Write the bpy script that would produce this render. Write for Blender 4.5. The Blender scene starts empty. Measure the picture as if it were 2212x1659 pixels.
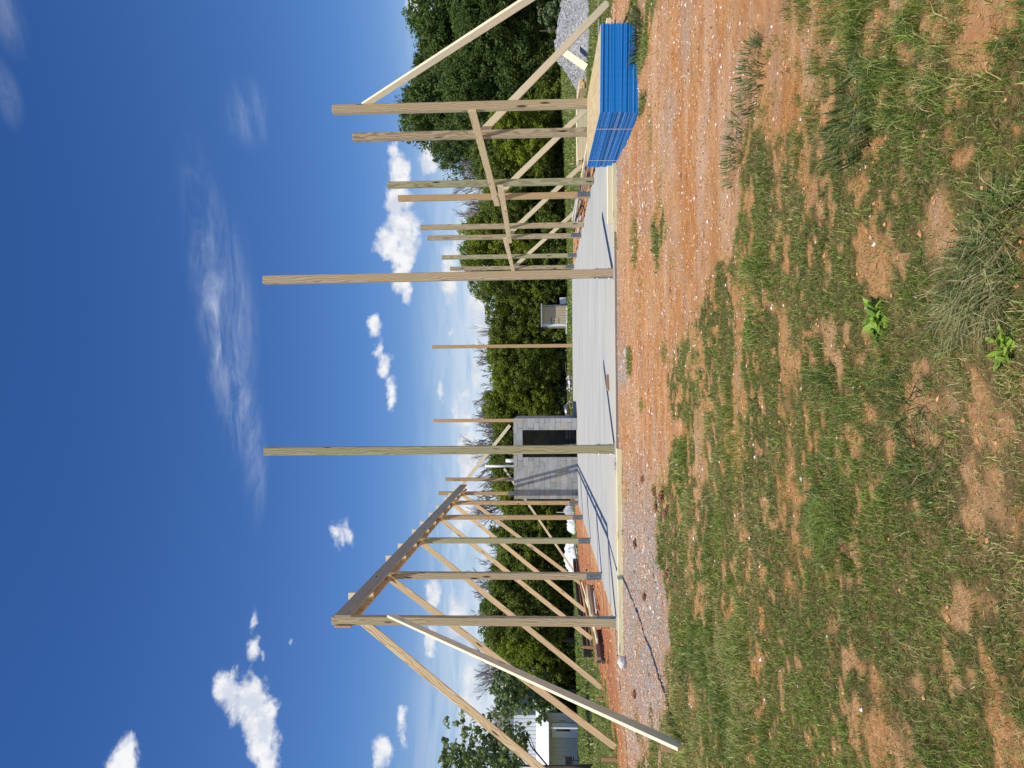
import bpy, bmesh, math, random
import numpy as np
from mathutils import Vector, Matrix

# ------------------------------------------------------------------ camera
random.seed(7); rng = np.random.default_rng(7)
scene = bpy.context.scene
col = scene.collection
F, PIT, ROL, YAW = 1550.03, 0.045544, 0.007544, 0.018804
CAM = np.array([-0.6453, -12.3838, 1.1996])
IW, IH = 1659.0, 2212.0
_h = np.array([math.sin(YAW), math.cos(YAW), 0.0])
RIGHT = np.array([math.cos(YAW), -math.sin(YAW), 0.0])
FWD = _h*math.cos(PIT)+np.array([0, 0, math.sin(PIT)])
UP = -_h*math.sin(PIT)+np.array([0, 0, math.cos(PIT)])
DOWN = -UP
UAX = RIGHT*math.cos(ROL)+DOWN*math.sin(ROL)
VAX = -RIGHT*math.sin(ROL)+DOWN*math.cos(ROL)
cd = bpy.data.cameras.new('camera'); cam = bpy.data.objects.new('camera', cd); col.objects.link(cam)
cd.sensor_fit = 'HORIZONTAL'; cd.sensor_width = 36.0; cd.lens = F/2212*36.0
cd.clip_start = 0.05; cd.clip_end = 3000
M = Matrix(((VAX[0], UAX[0], -FWD[0], CAM[0]), (VAX[1], UAX[1], -FWD[1], CAM[1]), (VAX[2], UAX[2], -FWD[2], CAM[2]), (0, 0, 0, 1)))
cam.matrix_world = M
scene.camera = cam

def ray(py, px):
    """direction of the point seen at row py, column px of a 2212 x 1659 view (the photo is turned on its side)"""
    u = IW-py-IW/2; v = px-IH/2
    return UAX*(u/F)+VAX*(v/F)+FWD
def at(py, px, z=None, Y=None, X=None):
    d = ray(py, px)
    t = (X-CAM[0])/d[0] if X is not None else ((Y-CAM[1])/d[1] if Y is not None else (z-CAM[2])/d[2])
    return CAM+d*t

# ------------------------------------------------------------------ light, sky, exposure
SUN_EL = math.radians(66.0)
SUN_AZ = math.radians(216.0)          # clockwise from +Y
SX, SY = math.sin(SUN_AZ)*math.cos(SUN_EL), math.cos(SUN_AZ)*math.cos(SUN_EL)
sl = bpy.data.lights.new('sun', 'SUN'); sl.energy = 4.6; sl.angle = math.radians(0.5); sl.color = (1.0, 0.955, 0.855)
so = bpy.data.objects.new('sun', sl); col.objects.link(so)
so.rotation_euler = Vector((SX, SY, math.sin(SUN_EL))).to_track_quat('Z', 'Y').to_euler()
scene.view_settings.view_transform = 'Standard'; scene.view_settings.look = 'None'
scene.view_settings.exposure = 0.0; scene.view_settings.gamma = 1.0
scene.view_settings.use_curve_mapping = False
scene.render.engine = 'CYCLES'

class NT:
    def __init__(s, tree): s.t = tree; s.n = tree.nodes; s.l = tree.links
    def node(s, kind, ins=None, **kw):
        n = s.n.new(kind)
        for k, v in kw.items(): setattr(n, k, v)
        if ins:
            for k, v in ins.items():
                if isinstance(v, bpy.types.NodeSocket): s.l.new(v, n.inputs[k])
                else: n.inputs[k].default_value = v
        return n
    def math(s, op, a, b=0.0, c=0.0, clamp=False):
        n = s.node('ShaderNodeMath', {0: a, 1: b, 2: c}, operation=op); n.use_clamp = clamp
        return n.outputs[0]
    def vmath(s, op, a, b=(0, 0, 0)):
        n = s.node('ShaderNodeVectorMath', {0: a, 1: b}, operation=op)
        return n.outputs['Value'] if op in ('LENGTH', 'DISTANCE', 'DOT_PRODUCT') else n.outputs[0]
    def mix(s, f, a, b, mode='MIX'):
        n = s.node('ShaderNodeMix', data_type='RGBA', blend_type=mode)
        for i, v in ((0, f), (6, a), (7, b)):
            if isinstance(v, bpy.types.NodeSocket): s.l.new(v, n.inputs[i])
            else: n.inputs[i].default_value = v if i == 0 else (*v[:3], 1)
        return n.outputs[2]
    def noise(s, vec, scale, detail=4, rough=0.55, dist=0.0):
        return s.node('ShaderNodeTexNoise', {'Vector': vec, 'Scale': scale, 'Detail': detail, 'Roughness': rough, 'Distortion': dist}).outputs[0]
    def ramp(s, f, a, b, lo=0.0, hi=1.0, smooth=True):
        n = s.node('ShaderNodeMapRange', {0: f, 1: a, 2: b, 3: lo, 4: hi}); n.interpolation_type = 'SMOOTHSTEP' if smooth else 'LINEAR'
        return n.outputs[0]

world = bpy.data.worlds.new("World"); scene.world = world; world.use_nodes = True
w = NT(world.node_tree); w.n.clear()
sky = w.node('ShaderNodeTexSky'); sky.sky_type = 'NISHITA'; sky.sun_disc = False
sky.sun_elevation = SUN_EL; sky.sun_rotation = SUN_AZ
sky.air_density = 1.0; sky.dust_density = 0.3; sky.ozone_density = 3.0
tc = w.node('ShaderNodeTexCoord').outputs['Generated']
nrm = w.vmath('NORMALIZE', tc)
def dirn(py, px):
    d = ray(py, px); return d/np.linalg.norm(d)
# cloud masses: (row, column, half extent along the horizon, half extent in height, weight), all in sky directions
CUM = [(1475, 492, 30, 22, 1), (1510, 530, 46, 42, 1), (1545, 560, 42, 34, 1), (1600, 575, 40, 26, .95), (1650, 580, 40, 24, .9), (1490, 505, 35, 30, .9),
       (1340, 548, 26, 9, .75), (1395, 553, 30, 16, .85), (1420, 574, 20, 8, .6), (1650, 270, 40, 26, .95),
       (330, 850, 26, 13, .8), (375, 862, 44, 26, 1), (430, 862, 46, 34, 1.05), (490, 868, 46, 36, 1.05), (525, 840, 40, 32, .95), (550, 870, 50, 28, 1), (600, 868, 40, 24, .95), (635, 880, 26, 14, .85),
       (705, 805, 34, 15, .9), (760, 817, 34, 12, .75), (800, 832, 32, 17, .85), (845, 847, 38, 16, .95),
       (1140, 732, 20, 20, .62), (1155, 745, 34, 22, .62), (1625, 828, 50, 20, .85), (1565, 868, 36, 13, .7), (1590, 872, 30, 12, .7),
       (1285, 935, 34, 20, .95), (1385, 928, 28, 15, .9), (345, 925, 34, 24, .8), (5, 893, 30, 16, 1), (205, 912, 24, 12, .8),
       (590, 970, 60, 20, .95), (540, 985, 30, 12, .8), (680, 1040, 60, 26, 1), (712, 970, 18, 8, .6), (850, 952, 26, 11, .7), (1000, 1010, 70, 26, .85), (890, 1000, 60, 26, .8), (1110, 1000, 70, 26, .75), (790, 1030, 70, 16, .7),
       (1383, 625, 9, 6, .55), (1290, 735, 9, 6, .5), (1500, 1010, 80, 28, .72), (1330, 990, 70, 26, .72)]
CIR = [(470, 440, 120, 24, .45), (560, 455, 110, 30, .62), (650, 468, 100, 25, .95), (740, 482, 100, 21, 1.05), (820, 500, 90, 19, 1.05), (890, 522, 80, 15, .9), (960, 545, 80, 14, .7), (1030, 562, 70, 10, .5), (690, 515, 140, 24, .6), (245, 535, 44, 30, .5), (3, 3, 60, 16, .4), (200, 8, 40, 14, .4)]
def masses(lst, warp, rad=1.8):
    acc = None
    for (py, px, ra, re, wt) in lst:
        c = dirn(py, px); sc = 1/1550.0
        d = w.vmath('SUBTRACT', warp, tuple(c))
        az = math.atan2(c[0], c[1])
        # rotate so that x runs along the horizon, then scale into an ellipse
        r = w.node('ShaderNodeVectorRotate', {'Vector': d, 'Center': (0, 0, 0), 'Axis': (0, 0, 1), 'Angle': az}).outputs[0]
        e = w.vmath('MULTIPLY', r, (1/(ra*sc), 1/(max(ra, re)*2*sc), 1/(re*sc)))
        v = w.ramp(w.vmath('LENGTH', e), 0.0, rad, wt, 0.0)
        acc = v if acc is None else w.math('MAXIMUM', acc, v)
    return acc
wn = w.node('ShaderNodeTexNoise', {'Vector': nrm, 'Scale': 22.0, 'Detail': 5.0, 'Roughness': 0.6})
warp = w.vmath('ADD', nrm, w.vmath('MULTIPLY', w.vmath('SUBTRACT', wn.outputs['Color'], (.5, .5, .5)), (.042, .042, .026)))
cm = masses(CUM, warp)
n1 = w.noise(w.vmath('MULTIPLY', nrm, (1, 1, 1.6)), 30.0, 9, 0.62, 0.4)
dens = w.math('ADD', cm, w.math('MULTIPLY', w.math('SUBTRACT', n1, 0.5), w.ramp(cm, 0.0, 0.25, 0.0, 1.6)))
ca = w.ramp(dens, 0.30, 0.86)
ci = masses(CIR, nrm)
n2 = w.noise(w.vmath('MULTIPLY', nrm, (1.3, 1.0, 8.5)), 4.5, 9, 0.6, 1.0)
n2b = w.noise(w.vmath('MULTIPLY', nrm, (2.2, 1, 7)), 6.0, 9, 0.62, 1.6)
cia = w.math('MULTIPLY', ci, w.ramp(w.math('ADD', w.math('MULTIPLY', n2, .6), w.math('MULTIPLY', n2b, .4)), 0.36, 0.80), clamp=True)
cia = w.math('MULTIPLY', cia, 0.74)
sep = w.node('ShaderNodeSeparateXYZ', {0: nrm}).outputs
# thin streaked veil low in the sky
veil = w.ramp(sep[2], 0.20, 0.065)
n3 = w.noise(w.vmath('MULTIPLY', nrm, (2.2, 2.2, 16.0)), 3.0, 7, 0.6, 0.8)
veila = w.math('MULTIPLY', veil, w.ramp(n3, 0.22, 0.66), clamp=True)
veila = w.math('MULTIPLY', veila, 0.95)
tint = w.mix(w.ramp(sep[2], 0.10, 0.27), (0.90, 1.0, 1.13), (0.53, 0.80, 1.19))
tint = w.mix(w.ramp(sep[2], 0.24, 0.55, 0, 1, False), tint, (0.33, 0.65, 1.10))
skyc = w.mix(1.0, sky.outputs[0], tint, 'MULTIPLY')
n4 = w.noise(nrm, 45.0, 5, 0.6)
lowc = w.ramp(sep[2], 0.02, 0.2)
white = w.mix(w.ramp(n4, 0.35, 0.62), (6.6, 7.1, 8.1), (9.3, 9.4, 9.5))
white = w.mix(lowc, w.mix(0.45, white, (6.2, 6.7, 7.6)), white)
c1 = w.mix(veila, skyc, w.mix(w.ramp(sep[2], .02, .10), (8.3, 8.6, 9.2), (7.0, 7.8, 9.0)))
c2 = w.mix(cia, c1, (7.2, 7.9, 9.2))
c3 = w.mix(ca, c2, white)
bg = w.node('ShaderNodeBackground', {'Color': c3, 'Strength': 0.1})
wo = w.node('ShaderNodeOutputWorld', {0: bg.outputs[0]})

# ------------------------------------------------------------------ tags and mesh helpers
def tag(o, label=None, cat=None, group=None, kind=None):
    if label: o['label'] = label
    if cat: o['category'] = cat
    if group: o['group'] = group
    if kind: o['kind'] = kind
    return o
def thing(name, label, cat, loc=(0, 0, 0), rz=0.0, group=None):
    o = bpy.data.objects.new(name, None); col.objects.link(o)
    o.location = loc; o.rotation_euler = (0, 0, rz); o.empty_display_size = 0.2
    return tag(o, label, cat, group)
def link(name, me, mat=None, parent=None, loc=None, rot=None):
    o = bpy.data.objects.new(name, me); col.objects.link(o)
    if mat and not me.materials: me.materials.append(mat)
    if parent: o.parent = parent
    if loc is not None: o.location = loc
    if rot is not None: o.rotation_euler = rot
    return o
def bm_mesh(bm, name, smooth=False):
    me = bpy.data.meshes.new(name); bm.normal_update(); bm.to_mesh(me); bm.free()
    if smooth:
        me.polygons.foreach_set('use_smooth', [True]*len(me.polygons))
    return me
def box_bm(bm, c, s, bevel=0.0, rot=None):
    r = bmesh.ops.create_cube(bm, size=1.0)
    vs = r['verts']
    bmesh.ops.scale(bm, vec=s, verts=vs)
    if bevel > 0:
        es = list({e for v in vs for e in v.link_edges})
        rr = bmesh.ops.bevel(bm, geom=es, offset=bevel, segments=1, affect='EDGES', profile=0.5)
        vs = list({v for f in rr['faces'] for v in f.verts} | {v for v in vs if v.is_valid})
    if rot is not None: bmesh.ops.rotate(bm, cent=(0, 0, 0), matrix=rot, verts=vs)
    bmesh.ops.translate(bm, vec=c, verts=vs)
    return vs
def tube_bm(bm, pts, rad, n=8, cap=True):
    rings = []
    for i, p in enumerate(pts):
        p = Vector(p)
        a = Vector(pts[max(0, i-1)]); b = Vector(pts[min(len(pts)-1, i+1)])
        d = (b-a).normalized()
        x = d.orthogonal().normalized(); y = d.cross(x)
        r = rad[i] if hasattr(rad, '__len__') else rad
        rings.append([bm.verts.new(p+x*math.cos(2*math.pi*k/n)*r+y*math.sin(2*math.pi*k/n)*r) for k in range(n)])
    for a, b in zip(rings, rings[1:]):
        # line the rings up to avoid twists
        off = min(range(n), key=lambda o: sum((a[k].co-b[(k+o) % n].co).length for k in (0, n//3)))
        for k in range(n):
            bm.faces.new((a[k], a[(k+1) % n], b[(k+1+off) % n], b[(k+off) % n]))
    if cap:
        bm.faces.new(rings[0][::-1]); bm.faces.new(rings[-1])
def np_mesh(name, verts, faces_flat, loop_n, colors=None, smooth=False):
    me = bpy.data.meshes.new(name)
    nv = len(verts); nf = len(loop_n)
    me.vertices.add(nv); me.vertices.foreach_set('co', np.asarray(verts, np.float32).ravel())
    me.loops.add(len(faces_flat)); me.loops.foreach_set('vertex_index', np.asarray(faces_flat, np.int32))
    me.polygons.add(nf)
    st = np.concatenate([[0], np.cumsum(loop_n)[:-1]]).astype(np.int32)
    me.polygons.foreach_set('loop_start', st)
    me.polygons.foreach_set('use_smooth', np.full(nf, smooth))
    me.update(calc_edges=True)
    if colors is not None:
        a = me.color_attributes.new('tint', 'FLOAT_COLOR', 'POINT')
        c = np.ones((nv, 4), np.float32); c[:, :colors.shape[1]] = colors
        a.data.foreach_set('color', c.ravel())
    return me

# ------------------------------------------------------------------ numpy noise
_P = rng.random((512, 512)).astype(np.float32)
def vnoise(x, y):
    xi = np.floor(x).astype(int); yi = np.floor(y).astype(int)
    fx = x-xi; fy = y-yi; fx = fx*fx*(3-2*fx); fy = fy*fy*(3-2*fy)
    g = lambda a, b: _P[a % 512, b % 512]
    return (g(xi, yi)*(1-fx)+g(xi+1, yi)*fx)*(1-fy)+(g(xi, yi+1)*(1-fx)+g(xi+1, yi+1)*fx)*fy
def fbm(x, y, oct=4, s=1.0):
    r = 0; a = .5; t = 0
    for i in range(oct):
        r = r+a*vnoise(x*s+17.3*i, y*s+9.1*i); t += a; a *= .55; s *= 2.03
    return r/t
def sstep(a, b, x):
    t = np.clip((x-a)/(b-a), 0, 1); return t*t*(3-2*t)

# ------------------------------------------------------------------ terrain height and grass cover
def zbase(x, y):
    x = np.asarray(x, float); y = np.asarray(y, float)
    z = -0.052-.035*sstep(-.1, -1.6, y)+0.0195*np.minimum(y, 0)
    dl = np.maximum(0, -4.6-x); dr = np.maximum(0, x-4.6)
    z = z-(0.06*np.minimum(dl, 4)+0.02*np.clip(dl-4, 0, 30))*sstep(-4, 1, y)
    z = z-0.03*np.minimum(dr, 4)*sstep(-3, 2, y)
    fac = 1-0.7*np.clip((x-8)/15, 0, 1)
    z = z-0.022*np.clip(y-18.4, 0, 60)*fac
    return z
def zrough(x, y):
    a = (fbm(x, y, 3, 0.9)-.5)*0.05+(fbm(x+40, y, 3, 5.0)-.5)*.03+(fbm(x, y+70, 2, 15.0)-.5)*.016
    near = sstep(0.3, 1.2, np.maximum(np.maximum(-y, np.abs(x)-4.6), y-18.3))
    # wheel ruts running across the front
    rut = -0.02*np.exp(-((y+4.95)/.16)**2)-0.02*np.exp(-((y+6.75)/.16)**2)+.012*np.exp(-((y+2.6)/.2)**2)
    return a*(0.25+0.75*near)+rut*near
def zg(x, y): return zbase(x, y)+zrough(x, y)

BND = [(0, 1690), (60, 1690), (120, 1640), (170, 1615), (230, 1625), (300, 1580), (400, 1575), (500, 1568), (560, 1550), (600, 1530), (640, 1530), (700, 1490), (760, 1462), (830, 1445), (880, 1452), (930, 1480), (1000, 1440), (1100, 1425), (1200, 1425), (1300, 1450), (1400, 1450), (1500, 1450), (1560, 1430), (1659, 1385)]
_b = np.array([at(a, b, z=-.2)[:2] for a, b in BND]); _b = _b[np.argsort(_b[:, 0])]
def ell(lst):
    out = []
    for (py, px, ry, rx, s) in lst:
        c = at(py, px, z=-.24); e = at(py-ry, px, z=-.24); f = at(py, px-rx, z=-.24)
        out.append((c[0], c[1], abs(e[0]-c[0]), abs(f[1]-c[1]), s))
    return out
BARE = ell([(820, 1592, 200, 13, .75), (1120, 1594, 120, 12, .5), (760, 1695, 140, 13, .55), (1040, 1700, 130, 15, .6), (1270, 1702, 70, 14, .5), (1150, 1722, 13, 10, 1), (1300, 1825, 36, 12, .8), (1375, 1792, 34, 8, .5),
            (150, 1705, 190, 60, .75), (60, 1800, 60, 25, .5), (20, 1945, 40, 24, 1), (60, 2110, 110, 70, .75), (160, 2000, 60, 60, .5), (480, 2010, 60, 36, .75), (300, 1850, 40, 20, .4), (340, 1735, 90, 22, .6),
            (850, 2010, 90, 30, .4), (940, 2100, 70, 45, .6), (1080, 2120, 50, 40, .4), (1620, 1910, 80, 50, .65), (1500, 1885, 60, 12, .6), (1220, 2070, 140, 22, .4), (1560, 2130, 90, 30, .6), (1640, 2190, 60, 30, .6), (1400, 1940, 60, 12, .5),
            (940, 1520, 30, 14, .7), (1010, 1525, 60, 10, .6), (1180, 1500, 60, 7, .5), (1500, 1505, 70, 8, .4), (1250, 1495, 40, 8, .5), (700, 1640, 60, 8, .4), (620, 1600, 60, 20, .5), (880, 1990, 60, 18, .5)])
PATCH = ell([(85, 1402, 62, 26, 1.0), (15, 1385, 60, 40, .8), (225, 1403, 24, 9, .8), (300, 1418, 70, 6, .45), (505, 1440, 66, 13, .85), (520, 1388, 66, 5, .55), (562, 1466, 22, 8, .5), (760, 1448, 30, 9, .6), (780, 1380, 34, 5, .6), (872, 1402, 15, 6, .5),
             (1190, 1365, 46, 6, .35), (1060, 1372, 26, 6, .35), (380, 1440, 50, 6, .35), (1400, 1395, 60, 6, .25), (1580, 1395, 30, 10, .5), (530, 1352, 20, 6, .6), (160, 1370, 60, 10, .8), (650, 1400, 60, 4, .25), (410, 1375, 60, 4, .25)])
GREY = ell([(800, 1367, 44, 10, 1), (1270, 1402, 220, 44, 1), (1440, 1400, 130, 40, .95), (1130, 1388, 90, 26, .7), (1570, 1375, 90, 24, .7), (40, 1402, 60, 20, .4), (330, 1362, 60, 8, .5), (1020, 1345, 90, 6, .7), (1200, 1346, 200, 6, .8), (250, 1455, 50, 14, .35), (440, 1405, 80, 12, .3), (60, 1490, 80, 16, .3)])
LB1 = at(1371, 1285, z=-.3); LB2 = at(1659, 1352, z=-.3)
def ells(lst, x, y, soft=.5):
    m = np.zeros_like(x)
    for (cx, cy, rx, ry, s) in lst:
        d = np.sqrt(((x-cx)/rx)**2+((y-cy)/ry)**2)
        m = np.maximum(m, s*(1-sstep(1-soft, 1+soft, d)))
    return m
def cover(x, y):
    x = np.asarray(x, float); y = np.asarray(y, float)
    nb = fbm(x, y*1.3, 4, 1.3); nf = fbm(x+31, y*1.4+11, 3, 4.5)
    nn = (nb-.5)*1.1+(nf-.5)*.9
    yb = np.interp(x, _b[:, 0], _b[:, 1])
    front = sstep(-.25, .3, (yb-y)+nn*.9)*np.clip(0.97-0.98*ells(BARE, x+nn*.3, y+nn*.22, .9)*(.1+1.7*fbm(x+3, y*1.3+77, 3, 9.0)), .05, 1)
    st = fbm(x*1.5+7, y*3.4+3, 4, 1.0); st2 = fbm(x*1.2, y*1.7+50, 4, 2.6); st3 = fbm(x+20, y*1.2+5, 3, 11.0)
    th_ = .05*sstep(0, 2.6, x)-.03*sstep(0, -3, x)+.065*sstep(-2.8, -3.6, y)*sstep(-7.0, -5.6, y)*sstep(-3.6, -.8, x)
    front = front*(.26+.74*sstep(.37, .53, .16*st+.26*st2+.58*st3-th_+.035*sstep(-3.5, -4.3, y)*sstep(-6, -5, y)))
    patch = ells(PATCH, x+nn*.12, y+nn*.1)*sstep(.25, .5, .5+nn*.5)
    # left: grass beyond the graded strip
    tl = np.clip((y-LB2[1])/(LB1[1]-LB2[1]), -1, 3)
    xl = LB2[0]+(LB1[0]-LB2[0])*tl
    xl = np.where(y > 6, np.minimum(-8.3, xl), xl); xl = np.maximum(xl, -12.0)
    xl = np.where(y > 14, -9.2+0*xl, xl)
    left = sstep(-.4, .5, (xl-x)+nn*1.6)*sstep(1.5, 3.5, y+0*x)
    rightg = sstep(-.4, .5, (x-6.4)+nn*2.2)*sstep(-3.0, 0, y)
    back = sstep(18.9, 20.2, y+nn*1.2)*sstep(-30, -10, x+20+nn)
    back2 = sstep(21, 24, y+nn*2+0*x)
    g = np.maximum.reduce([np.clip(front, 0, 1), patch, left*.95, rightg*.9, np.where(x > -4.7, back*.9, 0), back2*.95, sstep(28, 32, y+0*x)])
    return np.clip(g, 0, 1)

# ------------------------------------------------------------------ materials
def newmat(name, rough=0.8, spec=0.3):
    m = bpy.data.materials.new(name); m.use_nodes = True
    t = NT(m.node_tree); t.n.clear()
    b = t.node('ShaderNodeBsdfPrincipled', {'Roughness': rough, 'Specular IOR Level': spec})
    o = t.node('ShaderNodeOutputMaterial', {0: b.outputs[0]})
    return m, t, b
def setc(t, b, c):
    if isinstance(c, bpy.types.NodeSocket): t.l.new(c, b.inputs['Base Color'])
    else: b.inputs['Base Color'].default_value = (*c[:3], 1)
def bump(t, b, h, strength=.4, dist=.01):
    n = t.node('ShaderNodeBump', {'Strength': strength, 'Distance': dist, 'Height': h}); t.l.new(n.outputs[0], b.inputs['Normal'])
def plain(name, c, rough=.7, metal=0.0, var=.12, scale=6.0, spec=.3):
    m, t, b = newmat(name, rough, spec)
    oc = t.node('ShaderNodeTexCoord').outputs['Object']
    n = t.noise(oc, scale, 5, .6)
    setc(t, b, t.mix(n, tuple(v*(1-var*1.5) for v in c), tuple(min(1, v*(1+var*1.5)) for v in c)))
    b.inputs['Metallic'].default_value = metal
    bump(t, b, n, .15, .004)
    return m
def wood(name, light, dark, grey=(.3, .3, .28), greyamt=.2, var=.25, ring=9.0, knots=1.0, contrast=.9):
    m, t, b = newmat(name, .75, .25)
    oc = t.node('ShaderNodeTexCoord').outputs['Object']
    rnd = t.node('ShaderNodeObjectInfo').outputs['Random']
    off = t.node('ShaderNodeCombineXYZ', {0: t.math('MULTIPLY', rnd, 37.0), 1: t.math('MULTIPLY', t.math('SUBTRACT', rnd, .35), .22), 2: t.math('MULTIPLY', t.math('SUBTRACT', t.math('FRACT', t.math('MULTIPLY', rnd, 7.3)), .5), .2)}).outputs[0]
    p = t.vmath('ADD', oc, off)
    # low wobble along the length makes the cathedral figure
    wob = t.node('ShaderNodeTexNoise', {'Vector': t.vmath('MULTIPLY', p, (1.1, 4, 4)), 'Scale': 1.6, 'Detail': 2.0, 'Roughness': .5})
    pw = t.vmath('ADD', t.vmath('MULTIPLY', p, (.03, 1, 1)), t.vmath('MULTIPLY', t.vmath('SUBTRACT', wob.outputs['Color'], (.5, .5, .5)), (0, .11, .11)))
    wv = t.node('ShaderNodeTexWave', {'Vector': pw, 'Scale': ring*1.25, 'Distortion': 1.2, 'Detail': 2.0, 'Detail Scale': 2.0}); wv.wave_type = 'RINGS'; wv.rings_direction = 'X'
    rr = t.ramp(wv.outputs['Fac'], .35, .95)
    fine = t.noise(t.vmath('MULTIPLY', p, (2.5, 90, 90)), 1.0, 3, .6)
    blot = t.noise(t.vmath('MULTIPLY', p, (1.2, 6, 6)), 1.0, 3, .6)
    c = t.mix(t.math('MULTIPLY', rr, contrast*.8), light, dark)
    c = t.mix(t.math('MULTIPLY', fine, .26), c, tuple(v*.62 for v in dark))
    c = t.mix(t.math('MULTIPLY', t.ramp(blot, .4, .75), greyamt), c, grey)
    vo = t.node('ShaderNodeTexVoronoi', {'Vector': t.vmath('MULTIPLY', p, (1.5, 7, 7)), 'Scale': 1.0, 'Randomness': 1.0})
    kn = t.ramp(vo.outputs['Distance'], .19, .09)
    c = t.mix(t.math('MULTIPLY', kn, knots*.85), c, (.06, .035, .02))
    br = t.ramp(rnd, 0, 1, 1-var, 1+var, False)
    c = t.mix(1.0, c, t.node('ShaderNodeCombineColor', {0: br, 1: br, 2: br}).outputs[0], 'MULTIPLY')
    setc(t, b, c)
    bump(t, b, t.math('ADD', fine, t.math('MULTIPLY', rr, .5)), .25, .003)
    return m
W_POST = wood('treated_timber', (.62, .51, .31), (.30, .215, .11), (.42, .40, .29), .35, .1, 10.0, 1.1, .95)
W_POSTG = wood('treated_timber_green', (.52, .48, .27), (.29, .25, .12), (.38, .40, .24), .4, .08, 10.0, 1.1, .95)
W_POSTB = wood('treated_timber_brown', (.64, .45, .23), (.36, .21, .09), (.48, .39, .25), .25, .1, 10.0, 1.1, .95)
W_BRACE = wood('pine_board', (.95, .75, .44), (.58, .38, .17), (.75, .63, .42), .15, .07, 9.0, 1.0, 1.0)
W_PALE = wood('pale_pine_board', (.93, .82, .55), (.82, .66, .40), (.78, .7, .52), .15, .05, 11.0, .5, .6)
W_GREEN = wood('green_tinted_lumber', (.84, .78, .48), (.70, .61, .34), (.62, .6, .4), .2, .06, 11.0, .5, .6)
W_BEAM = wood('beam_board', (.47, .42, .34), (.34, .29, .23), (.40, .38, .34), .4, .1, 6.0)  # inner beam boards: shade on their face painted in as a greyer tone
W_BEAM_BOUNCE = wood('beam_board_bounce_lit', (.62, .44, .27), (.42, .27, .15), (.5, .4, .3), .2, .1, 6.0)  # outer beam boards: bounced light painted in as a warmer orange tone
W_OLD = wood('weathered_board', (.34, .29, .22), (.22, .17, .12), (.35, .34, .31), .6, .2, 7.0)
W_DARK = wood('dark_wet_board', (.13, .10, .075), (.07, .05, .04), (.12, .11, .1), .4, .2, 7.0, .2)
W_WHITE = wood('white_painted_board', (.78, .76, .72), (.68, .65, .6), (.5, .48, .44), .3, .05, 7.0, .1, .4)
W_ORANGE = wood('orange_stained_board', (.5, .3, .15), (.36, .19, .09), (.35, .25, .17), .3, .1, 7.0, .2)
GALV = plain('galvanised_steel', (.19, .22, .25), .45, .6, .1, 20)
GALVL = plain('bright_steel', (.6, .62, .62), .4, .6, .1, 20)
BLACK = plain('black_metal', (.028, .026, .028), .45, .3, .2, 8)
WHITEP = plain('white_plastic_pipe', (.86, .86, .84), .35, 0, .02, 5)
WHITEM = plain('white_trim', (.84, .85, .85), .5, 0, .04, 3)
DARKGAP = plain('dark_metal_trim', (.03, .03, .035), .5, .2, .1, 5)
RUST = plain('rusty_steel', (.12, .06, .04), .7, .3, .3, 14)
CHROME = plain('worn_steel_tank', (.42, .37, .34), .25, .9, .2, 9)
STRAP = plain('white_strap', (.75, .77, .78), .4, 0, .05, 9)
STONE = plain('pale_limestone', (.62, .6, .56), .9, 0, .12, 14)
LUMP = plain('grey_concrete_lump', (.38, .38, .37), .95, 0, .25, 16)
FOAM = plain('tan_foam', (.72, .47, .25), .8, 0, .12, 16)
CLOD = plain('red_brown_clod', (.24, .11, .06), .95, 0, .35, 18)
GLASS = plain('dark_glass', (.02, .025, .03), .1, 0, .1, 3, .6)

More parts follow.
